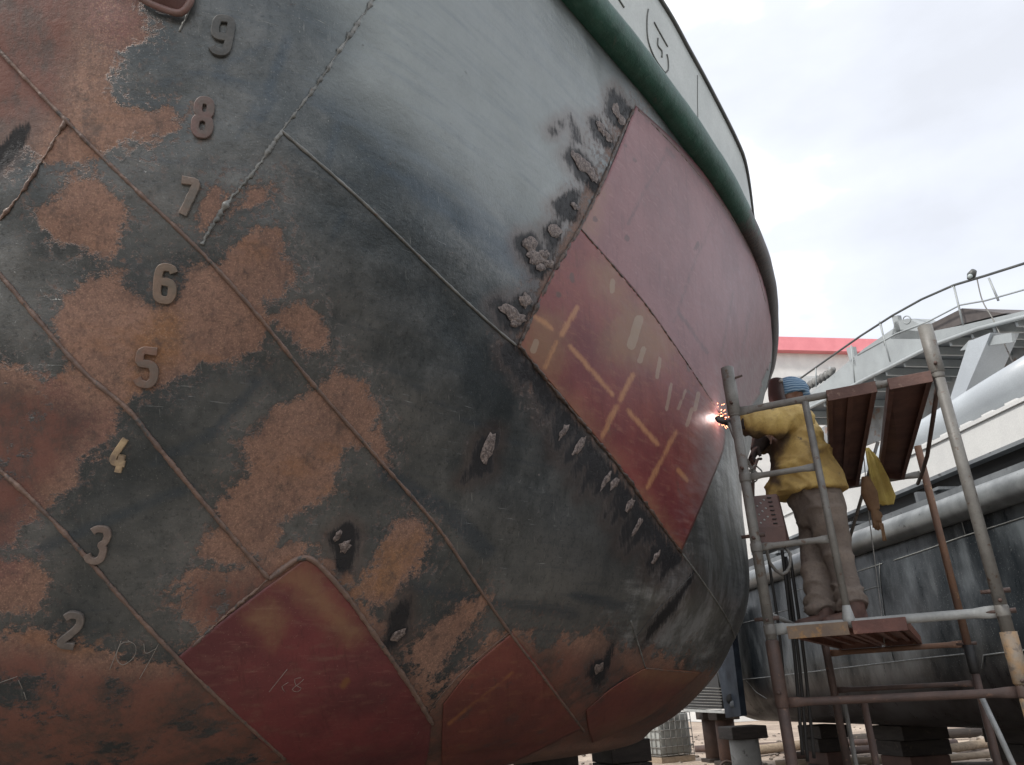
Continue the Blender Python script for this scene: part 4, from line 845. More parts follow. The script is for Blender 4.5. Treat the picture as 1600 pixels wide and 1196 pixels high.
def tf(v): return folds(v, 8 if v.z > kn_l.z-.12 else 14, .036 if v.z > kn_l.z-.12 else .030, V(.5, .05, 1))+folds(v, 4.5, .034, V(1, .1, .25))
dA = [V(.9, 0, .5), V(0, .8, 0), V(-.35, 0, .75)]
JV = remesh(jr, .011, 3, lambda v: jf(v)+wr(18, .003)(v))
jk = add('leather_jacket', JV, M_JACK, man)
jp = proj(np.array([tuple(v) for v in JV[0]])); soot_shade = np.full(len(jp), -200.)
for pg in ([(1150,664),(1175,672),(1205,676),(1235,672),(1232,690),(1215,715),(1220,760),(1205,755),(1195,715),(1175,700),(1150,690)], [(1255,690),(1285,705),(1270,712)], [(1262,650),(1275,690),(1268,690)]): soot_shade = np.maximum(soot_shade, sdf(jp, pg))  # sooty front and underarm shadow, both painted into the jacket colour
setattr_(jk, 'crease', [-jf(v)/.045 for v in JV[0]]); setattr_(jk, 'soot', np.clip(soot_shade, -60, 60)/8.)  # soot attribute holds the sooty front and the painted underarm shadow
# collar, hem edge and back seam of the jacket
part('collar', loft([nk-V(0, 0, .015), nk+V(-.005, 0, .045)], [(.083, .085), (.075, .075)], 20, side=SIDE), M_JACK, parent=man)
tr = []
for a, b, c, g_ in ((hl_, kn_l, an_l, 1), (hr_, kn_r, an_r, 1)):
    tr.append(loft([a+V(0, 0, .10), a, a.lerp(b, .5), b, b.lerp(c, .4), b.lerp(c, .8), c+V(0, 0, .02)], [(.11, .115), (.115, .125), (.10, .11), (.085, .092), (.080, .088), (.082, .090), (.084, .094)], 20, side=SIDE))
tr.append(loft([pel-V(0, 0, .10), pel, wst+V(0, 0, .03)], [(.15, .135), (.185, .165), (.18, .165)], 22, side=SIDE))
TV = remesh(tr, .010, 2, lambda v: tf(v)+wr(22, .002)(v))
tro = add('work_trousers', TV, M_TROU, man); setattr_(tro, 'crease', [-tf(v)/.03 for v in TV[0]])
for an_, yw in ((an_l, .10), (an_r, -.05)):
    f = (V(-1, yw, 0)).normalized(); b_ = V(an_.x, an_.y, zf)
    bt = [loft([b_+V(0, 0, .17), b_+V(0, 0, .09)+f*.0, b_+V(0, 0, .045)+f*.01, b_+V(0, 0, .012)+f*.01], [(.052, .062), (.05, .066), (.047, .075), (.046, .075)], 16, side=SIDE),
          loft([b_-f*.065+V(0, 0, .04), b_+f*.03+V(0, 0, .05), b_+f*.11+V(0, 0, .04), b_+f*.175+V(0, 0, .035), b_+f*.20+V(0, 0, .03)], [(.032, .036), (.044, .046), (.048, .038), (.044, .032), (.022, .018)], 16, side=SIDE)]
    bv_, bf_ = remesh(bt, .008, 2, wr(30, .003)); bv_ = [V(v.x, v.y, max(v.z, zf)) for v in bv_]
    bo = add('boot', (bv_, bf_), M_BOOT, man)
gl = hand(ha_l, dl, V(0, .3, -1), .6, 1.22)+[loft([ha_l-dl.normalized()*.09, ha_l-dl.normalized()*.02, ha_l+dl.normalized()*.02], [(.06, .06), (.042, .042), (.036, .032)], 14, side=SIDE)]
add('glove', remesh(gl, .006, 1), M_GLOV, man)
gr_ = hand(ha_r, dr, V(-.7, 0, .3), .8, 1.35)+[loft([ha_r-dr.normalized()*.09, ha_r-dr.normalized()*.02, ha_r+dr.normalized()*.02], [(.066, .066), (.046, .046), (.038, .036)], 14, side=SIDE)]
add('glove', remesh(gr_, .006, 1), M_GLOV, man)
# cap: dome plus folded band at the nape
fn = hf.normalized(); sn = fn.cross(hu).normalized()
cp = [loft([hd_c+V(0, 0, -.012)-fn*.012, hd_c+V(0, 0, .03)-fn*.008, hd_c+V(0, 0, .075)-fn*.008, hd_c+V(0, 0, .108)-fn*.012, hd_c+V(0, 0, .128)-fn*.014], [(.092, .112), (.094, .114), (.084, .100), (.058, .07), (.02, .025)], 24, side=sn),
      loft([hd_c-fn*.07-V(0, 0, .05), hd_c-fn*.085+V(0, 0, .0)], [(.055, .03), (.07, .04)], 14, side=sn)]
add('cloth_cap', remesh(cp, .008, 2, wr(22, .004)), cap_mat(), man)
# face shield: curved shell in front of the face, pivoting on a steel rivet
vs = []; fs = []; NS, NH = 16, 10
for i in range(NH+1):
    for j in range(NS+1):
        a = (j/NS-.5)*math.radians(150); v_ = i/NH; hh = .095-v_*.25
        rx = .108; ry = .085+.02*math.sin(math.pi*v_)
        pull = (1-.0*v_); zz = hh-(.05*(abs(a)/1.7)**3 if v_ < .3 else 0)+(.05*(abs(a)/1.7)**3*(v_) )
        vs.append(hd_c+sn*(rx*math.sin(a)*pull)+fn*(ry*math.cos(a)+.052)+V(0, 0, zz))
for i in range(NH):
    for j in range(NS): a_ = i*(NS+1)+j; fs.append((a_, a_+1, a_+NS+2, a_+NS+1))
mk = add('welding_mask', (vs, fs), M_MASK, man); q = mk.modifiers.new('s', 'SOLIDIFY'); q.thickness = .006; q.offset = 0
for k in (-1, 1): part('rivet', tube([hd_c+sn*.095*k+fn*.088+V(0, 0, .055), hd_c+sn*.116*k+fn*.088+V(0, 0, .055)], [.014, .012], 12), M_STEELL, parent=mk)

# electrode holder, arc, cable
arc_p, arc_n = onhull(1119, 653); 
eh = empty('electrode_holder', ha_l, 'electrode holder gripped by the gloved hand at the arc', 'welding tool')
g0 = ha_l+dl.normalized()*.075; ed = (arc_p+arc_n*.006-g0)
part('grip', tube([g0-ed.normalized()*.10, g0-ed.normalized()*.02, g0+ed.normalized()*.05], [.014, .016, .013], 12), M_BLK, parent=eh)
part('jaw', tube([g0+ed.normalized()*.05, g0+ed.normalized()*.09], [.011, .008], 10), grimy('brass jaw', (.45, .3, .12), (.3, .2, .1), .4, 20, 1.), parent=eh)
part('electrode', tube([g0+ed.normalized()*.08, arc_p+arc_n*.006], .0022, 6), M_STEELG, parent=eh)
def emis(name, c, s_):
    m = bpy.data.materials.new(name); m.use_nodes = True; b = m.node_tree.nodes['Principled BSDF']; b.inputs['Base Color'].default_value = c+(1,); b.inputs['Emission Color'].default_value = c+(1,); b.inputs['Emission Strength'].default_value = s_; return m
arc = empty('welding_arc', arc_p, 'bright orange welding arc with flying sparks on the seam', 'welding arc')
bm = bmesh.new(); bmesh.ops.create_icosphere(bm, subdivisions=2, radius=.010); bmesh.ops.translate(bm, verts=bm.verts, vec=arc_p+arc_n*.007); part('arc_core', bm_vf(bm), emis('arc glow', (1, .62, .35), 18.), parent=arc)
mb = MB(); random.seed(3)
for k in range(75):
    d = (arc_n*random.uniform(.1, 1)+V(random.uniform(-1, 1), random.uniform(-1, 1), random.uniform(-1.1, .9))).normalized(); r_ = abs(random.gauss(0, .055))+.008; p = arc_p+d*r_+arc_n*.012
    mb.put(tube([p, p+d*random.uniform(.003, .020)-V(0, 0, .003)], random.uniform(.0007, .0020), 4))
tag(part('sparks', mb.vf(), emis('hot sparks', (1, .30, .14), 7.), parent=arc), kind='stuff')
ld = bpy.data.lights.new('arc light', 'POINT'); ld.energy = .8; ld.color = (1, .78, .74); ld.shadow_soft_size = .03; lo = bpy.data.objects.new('arc_light', ld); COL.objects.link(lo); lo.parent = arc; lo.location = arc_n*.06
def cable(pts, r, name, label, cat, mat=M_BLK, group=None):
    o = add(name, tube([Vector(p) for p in smooth_line(pts, .04)], r, 8), mat); return tag(o, label, cat, group)
cable([g0-ed.normalized()*.10, W(1150, 690, 4.85), W(1163, 712, 4.85), W(1176, 740, 4.9), W(1178, 790, 4.85), W(1196, 850, 4.72), W(1203, 880, 4.76), W(1222, 898, 4.78), W(1234, 885, 4.8), W(1235, 866, 4.8), W(1226, 855, 4.82)], .010, 'welding_cable', 'thin welding cable looping below the steel box', 'cable', M_STEELG)
cable([ha_r+V(.02, 0, -.07), W(1183, 720, 4.95), W(1177, 745, 4.8), W(1176, 775, 4.8)], .009, 'welding_cable', 'dark cable from the lower glove to the rung', 'cable', M_RUSTD)
for i, (a, b, lb) in enumerate((((1200, 868), (1228, 1100), 'single thin cable hanging left of the bundle'), ((1222, 860), (1254, 1180), 'left cable of the dark hanging bundle'), ((1228, 870), (1262, 1190), 'middle cable of the dark hanging bundle'), ((1234, 865), (1272, 1185), 'right cable of the dark hanging bundle'))):
    mid = ((a[0]+b[0])/2+3, (a[1]+b[1])/2); cable([W(*a, 5.2), W(*mid, 5.25), W(*b, 5.3)], .009 if i == 0 else .011, 'hanging_cable', lb, 'cable', M_BLK, 'cables hanging behind the scaffold')
# cable clamp on the rung
clp = MB()
for k, (dx, dy) in enumerate(((0, 0), (5, 3), (10, -2), (3, 8))):
    c = W(1172+dx, 738+dy, 4.72); clp.put(tube([c+V(.030*math.cos(t_), .02*math.sin(t_*2), .034*math.sin(t_)) for t_ in np.linspace(0, 6.283, 17)[:-1]], .006, 6, closed=True))
tag(add('tie_wire', remesh([clp.vf()], .005, 0), M_STEELG), 'knot of grey tie wire round the upper rung by the left leg', 'wire')

# perforated steel box clipped between the rungs
bx = empty('steel_box', W(1200, 820, 4.72), 'rusty brown perforated steel box hanging on the scaffold by the left leg', 'box')
M_BOXM = grimy('brown perforated box', (.13, .072, .06), (.095, .055, .05), .5, 8, c=(.26, .2, .18), cth=.66, bump=.3)
b00 = W(1183, 824, 4.70); b10 = W(1226, 822, 4.74); t00 = W(1173, 776, 4.80); t10 = W(1213, 772, 4.84); lo0 = W(1186, 852, 4.70); lo1 = W(1229, 849, 4.74)
bk = (V(.45, .9, 0))*.17
def quadbox(a, b, c, d, th):
    n_ = (b-a).cross(d-a).normalized()*th; vs = [a, b, c, d, a+n_, b+n_, c+n_, d+n_]; return vs, [(0, 3, 2, 1), (4, 5, 6, 7), (0, 1, 5, 4), (1, 2, 6, 5), (2, 3, 7, 6), (3, 0, 4, 7)]
# body = prism: perforated slanting face, lower front face, back and sides
pv = [lo0, lo1, b10, b00, t10, t00, t00+bk*.5, t10+bk*.5, lo0+bk, lo1+bk]
part('shell', (pv, [(0, 1, 2, 3), (3, 2, 4, 5), (5, 4, 7, 6), (6, 7, 9, 8), (8, 9, 1, 0), (0, 3, 5, 6, 8), (1, 9, 7, 4, 2)]), M_BOXM, parent=bx, smooth=False)
hm = MB(); hm2 = MB(); nx_ = (b10-b00).cross(t00-b00).normalized(); 
if nx_.dot(EYE-b00) < 0: nx_ = -nx_
for i in range(2):
    for j in range(7):
        u_ = (.68, .84)[i] if 1 else 0; v_ = .08+j*.135; c = b00.lerp(b10, u_).lerp(t00.lerp(t10, u_), v_)+nx_*.0035
        if i == 0: hm.put(tube([c-(b10-b00)*.07, c+(b10-b00)*.07], .0042, 6))
for j in range(9):
    u_ = .16+.3*((j*7) % 3)/2; v_ = .12+j*.09; c = b00.lerp(b10, u_).lerp(t00.lerp(t10, u_), v_)+nx_*.001
    hm2.put(tube([c, c+nx_*.002], .007, 8))
tag(part('slot_row', hm.vf(), M_BLK, parent=bx), kind='stuff'); tag(part('hole_row', hm2.vf(), M_STEELL, parent=bx), kind='stuff')
part('hanger', tube([t00+bk*.2, W(1172, 745, 4.78)], .005, 6), M_RUSTD, parent=bx)

# cloth and glove hanging from the planks at the right
M_CLO = grimy('yellow leather scrap', (.44, .34, .09), (.34, .25, .07), .8, 7, c=(.2, .13, .06), cth=.64, bump=.4)
def sheet(name, rows, mat, parent=None, n=12, amp=.012, th=.004):
    vs = []; fs = []; m = len(rows)
    R_ = []
    for a, b in zip(rows[:-1], rows[1:]):
        for k in range(5): R_.append((a[0].lerp(b[0], k/5), a[1].lerp(b[1], k/5)))
    R_.append(rows[-1]); 
    for i, (a, b) in enumerate(R_):
        for j in range(n+1):
            p = a.lerp(b, j/n); fold = math.sin(j/n*math.pi*2*2.2+i*.06)*amp*min(1, i/6)
            vs.append(p+V(.3, -.9, 0)*fold)
    for i in range(len(R_)-1):
        for j in range(n): a_ = i*(n+1)+j; fs.append((a_, a_+1, a_+n+2, a_+n+1))
    o = add(name, (vs, fs), mat, parent); q = o.modifiers.new('s', 'SOLIDIFY'); q.thickness = th; return o
Yc = 5.9
tag(sheet('leather_apron', [(W(1352, 700, Yc), W(1358, 700, Yc)), (W(1354, 722, Yc), W(1370, 716, Yc)), (W(1360, 760, Yc), W(1386, 748, Yc)), (W(1361, 785, Yc), W(1397, 776, Yc)), (W(1376, 790, Yc), W(1394, 789, Yc))], M_CLO, amp=.02), 'yellow leather cloth hanging below the upper planks', 'cloth')
gd = empty('work_glove', W(1360, 770, Yc-.1), 'orange brown leather glove dangling below the yellow cloth', 'glove')
M_OG = grimy('orange brown leather', (.20, .115, .055), (.15, .08, .04), .75, 9, bump=.4)
hw = W(1358, 770, 5.85); part('hand', remesh(hand(W(1366, 795, 5.85), W(1374, 830, 5.85)-W(1366, 795, 5.85), V(.4, -.9, 0), .25, 1.15)+[loft([W(1352, 745, 5.85), hw, W(1366, 797, 5.85)], [(.03, .02), (.065, .03), (.045, .028)], 14, side=V(1, 0, 0))], .006, 1), M_OG, parent=gd)
tag(sheet('rag_strip', [(W(1372, 818, 5.8), W(1380, 818, 5.8)), (W(1377, 830, 5.8), W(1382, 830, 5.8)), (W(1379, 846, 5.8), W(1385, 845, 5.8))], M_OG, amp=.003), 'narrow brown strip hanging below the dangling glove', 'rag')
cable([W(1350, 715, 5.95), W(1356, 790, 6.0), W(1366, 870, 6.1), W(1376, 950, 6.15), W(1382, 1010, 6.2)], .004, 'thin_rope', 'thin rope hanging from the upper planks past the glove', 'rope', M_STEELL)

# ------------------------------------------------------------------ the black ship on the right
SA = V(5.54, 8.47, 3.6); SU = V(-.1674, .9859, 0); SN = V(-.9859, -.1674, 0)       # along, outward (towards us)
def spl(x, y, off=0.):
    d = ray(x, y); return EYE+d*(((SA-EYE).dot(SN)+off)/d.dot(SN))
def sp(a, off, z): p = SA+SU*a+SN*off; return V(p.x, p.y, z)
def blackhull():
    t = NT('glossy black hull paint'); a = t.noise(1.2, 6, .6); b = t.noise(4, 6, .65, (1, 1, .35)); c = t.noise(60, 3); s_ = t.noise(.9, 6, .6, (2.2, 1.0, .45))
    sep = t.n('ShaderNodeSeparateXYZ'); t.l(t.tc.outputs['Object'], sep.inputs[0])
    col = t.mix(t.ramp(a, .35, .65), (.010, .013, .016), (.022, .027, .031)); col = t.mix(t.math('MULTIPLY', t.ramp(s_, .5, .68), .8), col, (.13, .148, .16)); col = t.mix(t.math('MULTIPLY', t.ramp(b, .55, .68), .4), col, (.10, .112, .118))
    col = t.mix(t.math('MULTIPLY', t.ramp(c, .62, .7), .5), col, (.2, .21, .21))
    low = t.ramp(sep.outputs[2], 1.85, 1.35); col = t.mix(t.math('MULTIPLY', low, .85), col, (.040, .030, .027))
    return t.done(col, t.math('ADD', .16, t.math('MULTIPLY', b, .3)), t.bump(t.math('ADD', t.noise(1.3, 2), t.math('MULTIPLY', c, .03)), .35, .05), 0, t.ramp(t.math('ADD', s_, t.math('MULTIPLY', b, .5)), .60, .95, .06, .65))
M_BH = blackhull()
bs = empty('cargo_ship', sp(0, -3, 0), 'black hulled ship on blocks behind the scaffold with pale deckhouse', 'ship')
sec = [(-4.2, .92), (-1.2, .95), (-.45, 1.06), (-.16, 1.28), (-.03, 1.6), (0, 1.95), (0, 2.6), (0, 3.2), (-.02, 3.62)]
vs = []; fs = []; na = 60; sec2 = [tuple(p) for p in smooth_line(sec, .12)]
for i in range(na+1):
    a = -20+i*(29.2/na)
    for (o_, z) in sec2: vs.append(sp(a, o_-.0, z+.02*noise.noise(V(a*.5, z, o_))*(1 if o_ > -.3 else 0)))
ns_ = len(sec2)
for i in range(na):
    for k in range(ns_-1): fs.append((i*ns_+k, i*ns_+k+1, (i+1)*ns_+k+1, (i+1)*ns_+k))
b0 = len(vs); vs += [sp(9.2, -4.2, 3.62)]; fs.append(tuple(na*ns_+k for k in range(ns_))+(b0,))
part('hull_plating', (vs, fs), M_BH, parent=bs)
# raked bow beyond the parallel side
vs = []; fs = []; mlen = 12
for i in range(mlen+1):
    q = i/mlen; a = 9.2+3.0*q
    for (o_, z) in sec2:
        zz = z+(1.9*q**1.6)*(1-(z-.92)/2.7) if z < 3.6 else z; vs.append(sp(a, min(o_, 0)-.9*q*q*(1 if z > 1.0 else 1), zz))
for i in range(mlen):
    for k in range(ns_-1): fs.append((i*ns_+k, i*ns_+k+1, (i+1)*ns_+k+1, (i+1)*ns_+k))
part('bow_plating', (vs, fs), M_BH, parent=bs)
M_STRK = grimy('worn grey strake', (.22, .235, .24), (.12, .13, .135), .35, 2.5, c=(.03, .032, .033), cth=.62, bump=.3)
def stp(a): return sp(a, .05, 3.50)
part('rubbing_strake', tube([stp(a) for a in np.linspace(-20, 11.0, 40)], [.165+.004*noise.noise(V(a, 0, 0)) for a in np.linspace(-20, 11.0, 40)], 18), M_STRK, parent=bs)
M_WLD = grimy('pale bare weld', (.34, .35, .34), (.2, .21, .21), .5, 20, bump=.6)
def sweld(pts, r=.011, label=None):
    mb = tube([spl(*p, .006) if True else None for p in smooth_line(pts, 14)], r, 6); o = part('weld_seam', mb, M_WLD, label, parent=bs); return o
sweld([(1150, 1063), (1200, 1058), (1260, 1051), (1300, 1046), (1400, 1034), (1460, 1027), (1508, 1022)], .010, 'long pale weld line low on the black hull')
sweld([(1534, 1045), (1537, 1024), (1560, 1021), (1640, 1012)], .009, 'pale weld line at the right, stepping up')
sweld([(1396, 876), (1450, 858), (1500, 840), (1560, 821), (1640, 795)], .008, 'thin weld line below the grey strake')
sweld([(1340, 893), (1378, 881)], .008); sweld([(1340, 925), (1374, 916)], .008); sweld([(1374, 880), (1376, 918), (1388, 1000), (1396, 1033)], .005)
sweld([(1232, 953), (1210, 958), (1196, 962)], .008); sweld([(1495, 788), (1508, 835)], .006); sweld([(1166, 1064), (1182, 1082), (1198, 1092)], .006)
sweld([(1140, 980), (1160, 974), (1184, 968)], .007); sweld([(1233, 925), (1275, 915)], .007)
# deck edge, bulwark stanchion strip and deckhouse
M_DK = grimy('grey deck steel', (.20, .215, .225), (.12, .13, .14), .5, 2, c=(.05, .05, .05), cth=.6)
part('deck_edge', box(sp(-20, -.22, 3.63), SU*31, SN*.12, V(0, 0, .16)), M_DK, parent=bs, smooth=False)
part('deck', box(sp(-20, -.25, 3.60), SU*31, SN*-4, V(0, 0, .04)), M_DK, parent=bs, smooth=False)
part('gap_strip', box(sp(-20, -.95, 3.66), SU*31, SN*-.3, V(0, 0, .56)), M_BLK, parent=bs, smooth=False)  # black strip filling the dark gap below the deckhouse
for a in (-.3, 2.2, 4.4, 7): part('deck_bracket', MB().put(box(sp(a, -.3, 3.65), SU*.06, SN*-.62, V(0, 0, .34))).put(box(sp(a-.12, -.55, 3.99), SU*.5, SN*-.36, V(0, 0, .04))).vf(), M_DK, parent=bs, smooth=False)
hz0, hz1 = 4.25, 4.72
dh = part('deckhouse', box(sp(-14, -.8, hz0), SU*22.5, SN*-3.6, V(0, 0, hz1-hz0)), M_WHITEP, 'long white deckhouse side', parent=bs, smooth=False)
part('roof_edge', box(sp(-14, -.77, hz1-.035), SU*22.5, SN*-3.6, V(0, 0, .05)), M_WHITEP, parent=dh, smooth=False)
part('base_strip', box(sp(-14, -.785, hz0-.03), SU*22.5, SN*-3.6, V(0, 0, .05)), M_DK, parent=dh, smooth=False)
for k in range(16):
    a = 1.0+k*.42; part('roof_clip', box(sp(a-1.2, -.80, hz1+.015), SU*.2, SN*-.05, V(0, 0, .035)), M_WHITEP, parent=dh, smooth=False)
# bow frame with louvred intake and strut
gp = lambda x, y, o_=0.: spl(x, y, o_)
q0, q1, q2, q3 = gp(1120, 1000, .12), gp(1140, 995, .12), gp(1160, 1118, .12), gp(1134, 1121, .12)
st = empty('x', (0, 0, 0), None, None) if 0 else None
def slab(P, th, dirn):
    P = [Vector(p) for p in P]; n = len(P); vs = P+[p+dirn*th for p in P]; fs = [tuple(range(n)), tuple(range(2*n-1, n-1, -1))]+[(i, i+n, (i+1) % n+n, (i+1) % n) for i in range(n)]; return vs, fs
part('bow_strut', slab([gp(1108, 960, .3), gp(1138, 950, .3), gp(1158, 1119, .3), gp(1134, 1122, .3)], .12, -SN), grimy('blue black strut', (.035, .045, .06), (.018, .022, .03), .65, 3, spec=.15), parent=bs, smooth=False)
part('strut_hole', tube([gp(1143, 1093, .306), gp(1143, 1093, .302)], [.10, .10], 16), M_BLK, parent=bs)
part('strut_hole', tube([gp(1146, 1101, .309), gp(1146, 1101, .304)], [.07, .07], 16), M_DK, parent=bs)
lv = part('louvre_panel', slab([gp(1050, 1040, .0), gp(1118, 1035, .0), gp(1128, 1108, .0), gp(1040, 1112, .0)], .1, -SN), M_BLK, parent=bs, smooth=False)
for k in range(8):
    y = 1074+k*4.6; part('louvre_slat', tube([gp(1075, y, .03), gp(1128, y+2, .03)], .008, 6), M_STEELG, parent=lv)
part('louvre_sill', slab([gp(1068, 1108, .06), gp(1130, 1111, .06), gp(1131, 1115, .06), gp(1068, 1112, .06)], .05, -SN), M_STEELL, parent=lv, smooth=False)

# ------------------------------------------------------------------ long grey boom pipe and gangway structure behind the deckhouse
M_GREYP = grimy('blue grey ship paint', (.40, .43, .455), (.34, .365, .39), .42, 1.2, c=(.22, .22, .22), cth=.68, bump=.12)
M_GREYD = grimy('grey steelwork', (.33, .355, .36), (.27, .29, .295), .5, 1.5, c=(.18, .17, .16), cth=.66, bump=.15)
def cy(a, o_, z): return sp(a, o_, z)
pc = [spl(1640, 565, -1.9), spl(1545, 620, -1.9), spl(1450, 677, -1.9), spl(1380, 718, -1.9), spl(1290, 765, -1.9)]
bo = tag(add('boom_pipe', tube(pc, .235, 28), M_GREYP), 'large blue grey pipe lying above the white deckhouse', 'pipe')
gw = empty('gangway', sp(4, -2.6, 5.5), 'grey steel gangway with railing and inclined post rising at the right', 'gangway')
oo = -2.6
def gq(x, y, o_=oo): return spl(x, y, o_)
# side girder (outer web) and underside deck running away to the left
web_top = [(1640,475),(1600,486),(1506,508),(1450,519),(1395,514),(1350,545),(1270,612),(1228,640)]
web_bot = [(1640,484),(1600,496),(1530,514),(1463,538),(1390,575),(1353,593),(1260,641),(1228,664)]
T_ = [gq(*p) for p in web_top]; B2 = [gq(*p) for p in web_bot]; n = len(T_); bkv = SN*-.03
vs = T_+B2+[p+bkv for p in T_]+[p+bkv for p in B2]; fs = []
for i in range(n-1): fs += [(i, i+1, n+i+1, n+i), (2*n+i, 3*n+i, 3*n+i+1, 2*n+i+1), (i, 2*n+i, 2*n+i+1, i+1), (n+i, n+i+1, 3*n+i+1, 3*n+i)]
fs += [(0, n, 3*n, 2*n), (n-1, 3*n-1, 4*n-1, 2*n-1)]
part('side_girder', (vs, fs), M_GREYD, parent=gw, smooth=False)
part('lower_flange', tube([p+SN*.02 for p in B2], .035, 8), M_GREYD, parent=gw)
# underside: deck plate set back with cross beams
U0 = [p+SN*-.03+V(0, 0, .06) for p in B2]; U1 = [p+SN*-1.9+V(0, 0, .06) for p in B2]
part('deck_plate', (U0+U1, [(i, i+1, n+i+1, n+i) for i in range(n-1)]), grimy('grey underside', (.13, .145, .155), (.09, .10, .11), .5, 2), parent=gw, smooth=False)
for i in range(n-1):
    for f in (.2, .7):
        a = B2[i].lerp(B2[i+1], f); part('cross_beam', box(a+SN*-.04-V(0, 0, .10), SU*.05, SN*-1.8, V(0, 0, .15)), M_GREYD, parent=gw, smooth=False)
part('inner_girder', slab([gq(1640, 520, oo-1.7), gq(1430, 575, oo-1.7), gq(1330, 640, oo-1.7), gq(1250, 690, oo-1.7), gq(1250, 735, oo-1.7), gq(1450, 660, oo-1.7), gq(1640, 590, oo-1.7)], .05, -SN), grimy('shaded bulkhead', (.26, .27, .275), (.16, .165, .17), .6, 2, c=(.2, .13, .10), cth=.55), parent=gw, smooth=False)
# inclined post
part('inclined_post', slab([gq(1513, 534, oo+.25), gq(1548, 520, oo+.25), gq(1497, 640, oo+.25), gq(1470, 668, oo+.25)], .5, -SN), M_GREYP, parent=gw, smooth=False)
part('post_gusset', slab([gq(1500, 548, oo+.2), gq(1514, 532, oo+.2), gq(1580, 520, oo+.2), gq(1582, 535, oo+.2), gq(1545, 540, oo+.2)], .06, -SN), M_GREYD, parent=gw, smooth=False)
# plating on top: box bulge, eye and dark canopy
part('girder_bulge', slab([gq(1392, 530), gq(1398, 503), gq(1418, 498), gq(1436, 506), gq(1448, 512), gq(1448, 530)], .5, -SN), M_GREYD, parent=gw, smooth=False)
part('lifting_eye', tube([gq(1417+6*math.cos(t_), 500+6*math.sin(t_), oo) for t_ in np.linspace(0, 6.283, 15)[:-1]], .012, 6, closed=True), M_GREYD, parent=gw)
part('canopy', slab([gq(1428, 520, oo-.1), gq(1503, 482, oo-.1), gq(1570, 490, oo-.1), gq(1505, 506, oo-.1), gq(1450, 524, oo-.1)], 1.4, -SN), grimy('dark brown canopy', (.10, .085, .08), (.07, .06, .058), .7, 3), parent=gw, smooth=False)
rl = [(1640,396),(1600,412),(1540,431),(1490,446),(1440,468),(1395,493),(1345,525),(1295,560),(1243,597)]
part('handrail', tube([gq(*p) for p in rl], .022, 8), MAT_DARKEDGE, parent=gw)
part('mid_rail', tube([gq(*p) for p in [(1640,440),(1600,453),(1540,470),(1500,477),(1450,503),(1400,522),(1340,555)]], .015, 8), M_GREYD, parent=gw)
for a, b in (((1490,446),(1505,508)), ((1376,505),(1383,540)), ((1374,503),(1391,565)), ((1275,573),(1275,605)), ((1330,540),(1336,600)), ((1545,435),(1560,470))):
    part('stanchion', tube([gq(*a), gq(*b)], .018, 8), M_GREYD, parent=gw)
part('rail_post', slab([gq(1393, 495), gq(1402, 493), gq(1408, 522), gq(1400, 524)], .08, -SN), M_GREYD, parent=gw, smooth=False)
part('rail_post', slab([gq(1322, 544), gq(1332, 542), gq(1338, 572), gq(1330, 574)], .08, -SN), M_GREYD, parent=gw, smooth=False)
lt = empty('flood_light', gq(1519, 436), 'small dark lamp clamped on the gangway handrail', 'lamp')
part('housing', loft([gq(1516, 437), gq(1518, 430), gq(1522, 423)], [(.05, .05), (.075, .07), (.05, .045)], 14), MAT_DARKEDGE, parent=lt)
part('lens', loft([gq(1516, 432, oo+.09), gq(1516, 432, oo+.07)], [(.03, .03), (.04, .04)], 12), plain('lamp glass', (.4, .45, .45), .2), parent=lt)
cable([gq(1526, 434), gq(1535, 470), gq(1552, 500), gq(1566, 530), gq(1582, 566)], .010, 'lamp_wire', 'thin wire hanging from the lamp down past the gangway', 'wire', M_STEELG)
# rolls of stuff lying on the gangway's left end
rb = MB()
for k in range(7): rb.put(loft([gq(1262+k*6, 607-k*3.5, oo-.3), gq(1267+k*6, 596-k*3.5, oo-.3)], [(.10, .08), (.07, .06)], 8))
tag(add('sandbag_pile', remesh([rb.vf()], .03, 2), grimy('grey sacks', (.22, .22, .21), (.12, .12, .12), .8, 8)), 'small heap of grey sacks on the left end of the gangway', 'sacks')

# ------------------------------------------------------------------ white building with red roof
bd = empty('white_building', (24, 48, 0), 'white building with a pink red roof edge far behind', 'building')
zt = aty(1212, 526, 46).z; d_ = ray(1370, 530); Yr = (zt-1.6)/(d_.z/d_.y)
A0 = V(*aty(1212, 526, 46).xy, 0); A1 = V(*aty(1370, 530, Yr).xy, 0); BU = (A1-A0).normalized(); BN = V(-BU.y, BU.x, 0)
A0 = A0-BU*7; d_ = ray(1212, 547); zr = 1.6+46*d_.z/d_.y
part('wall', box(A0+BN*.5, BU*50, BN*14, V(0, 0, zr)), M_WHITEP, parent=bd, smooth=False)
M_ROOF = grimy('pink red roof', (.78, .27, .30), (.70, .23, .26), .5, 1, bump=.1)
part('roof', slab([A0+V(0, 0, zr), A0+V(0, 0, zt), A0+BU*52+V(0, 0, zt), A0+BU*52+V(0, 0, zr)], 1., BN*16), M_ROOF, parent=bd, smooth=False)
wx = aty(1222, 598, 46.4)
wx = A0+BU*8.2+BN*.42+V(0, 0, zr-3.2)
wn = part('window', box(wx, BU*7, BN*.15, V(0, 0, 1.6)), plain('window frame grey', (.5, .52, .52), .4), parent=bd, smooth=False)
for k in range(3): part('pane', box(wx+BU*(.15+k*2.3)-BN*.04+V(0, 0, .15), BU*2.1, BN*.1, V(0, 0, 1.3)), plain('pane glass', (.5, .52, .52), .25), parent=wn, smooth=False)
part('downpipe', tube([A0+BU*10.5+BN*.3+V(0, 0, zr-1), A0+BU*10.5+BN*.3+V(0, 0, 0)], .09, 8), M_GREYD, parent=bd)

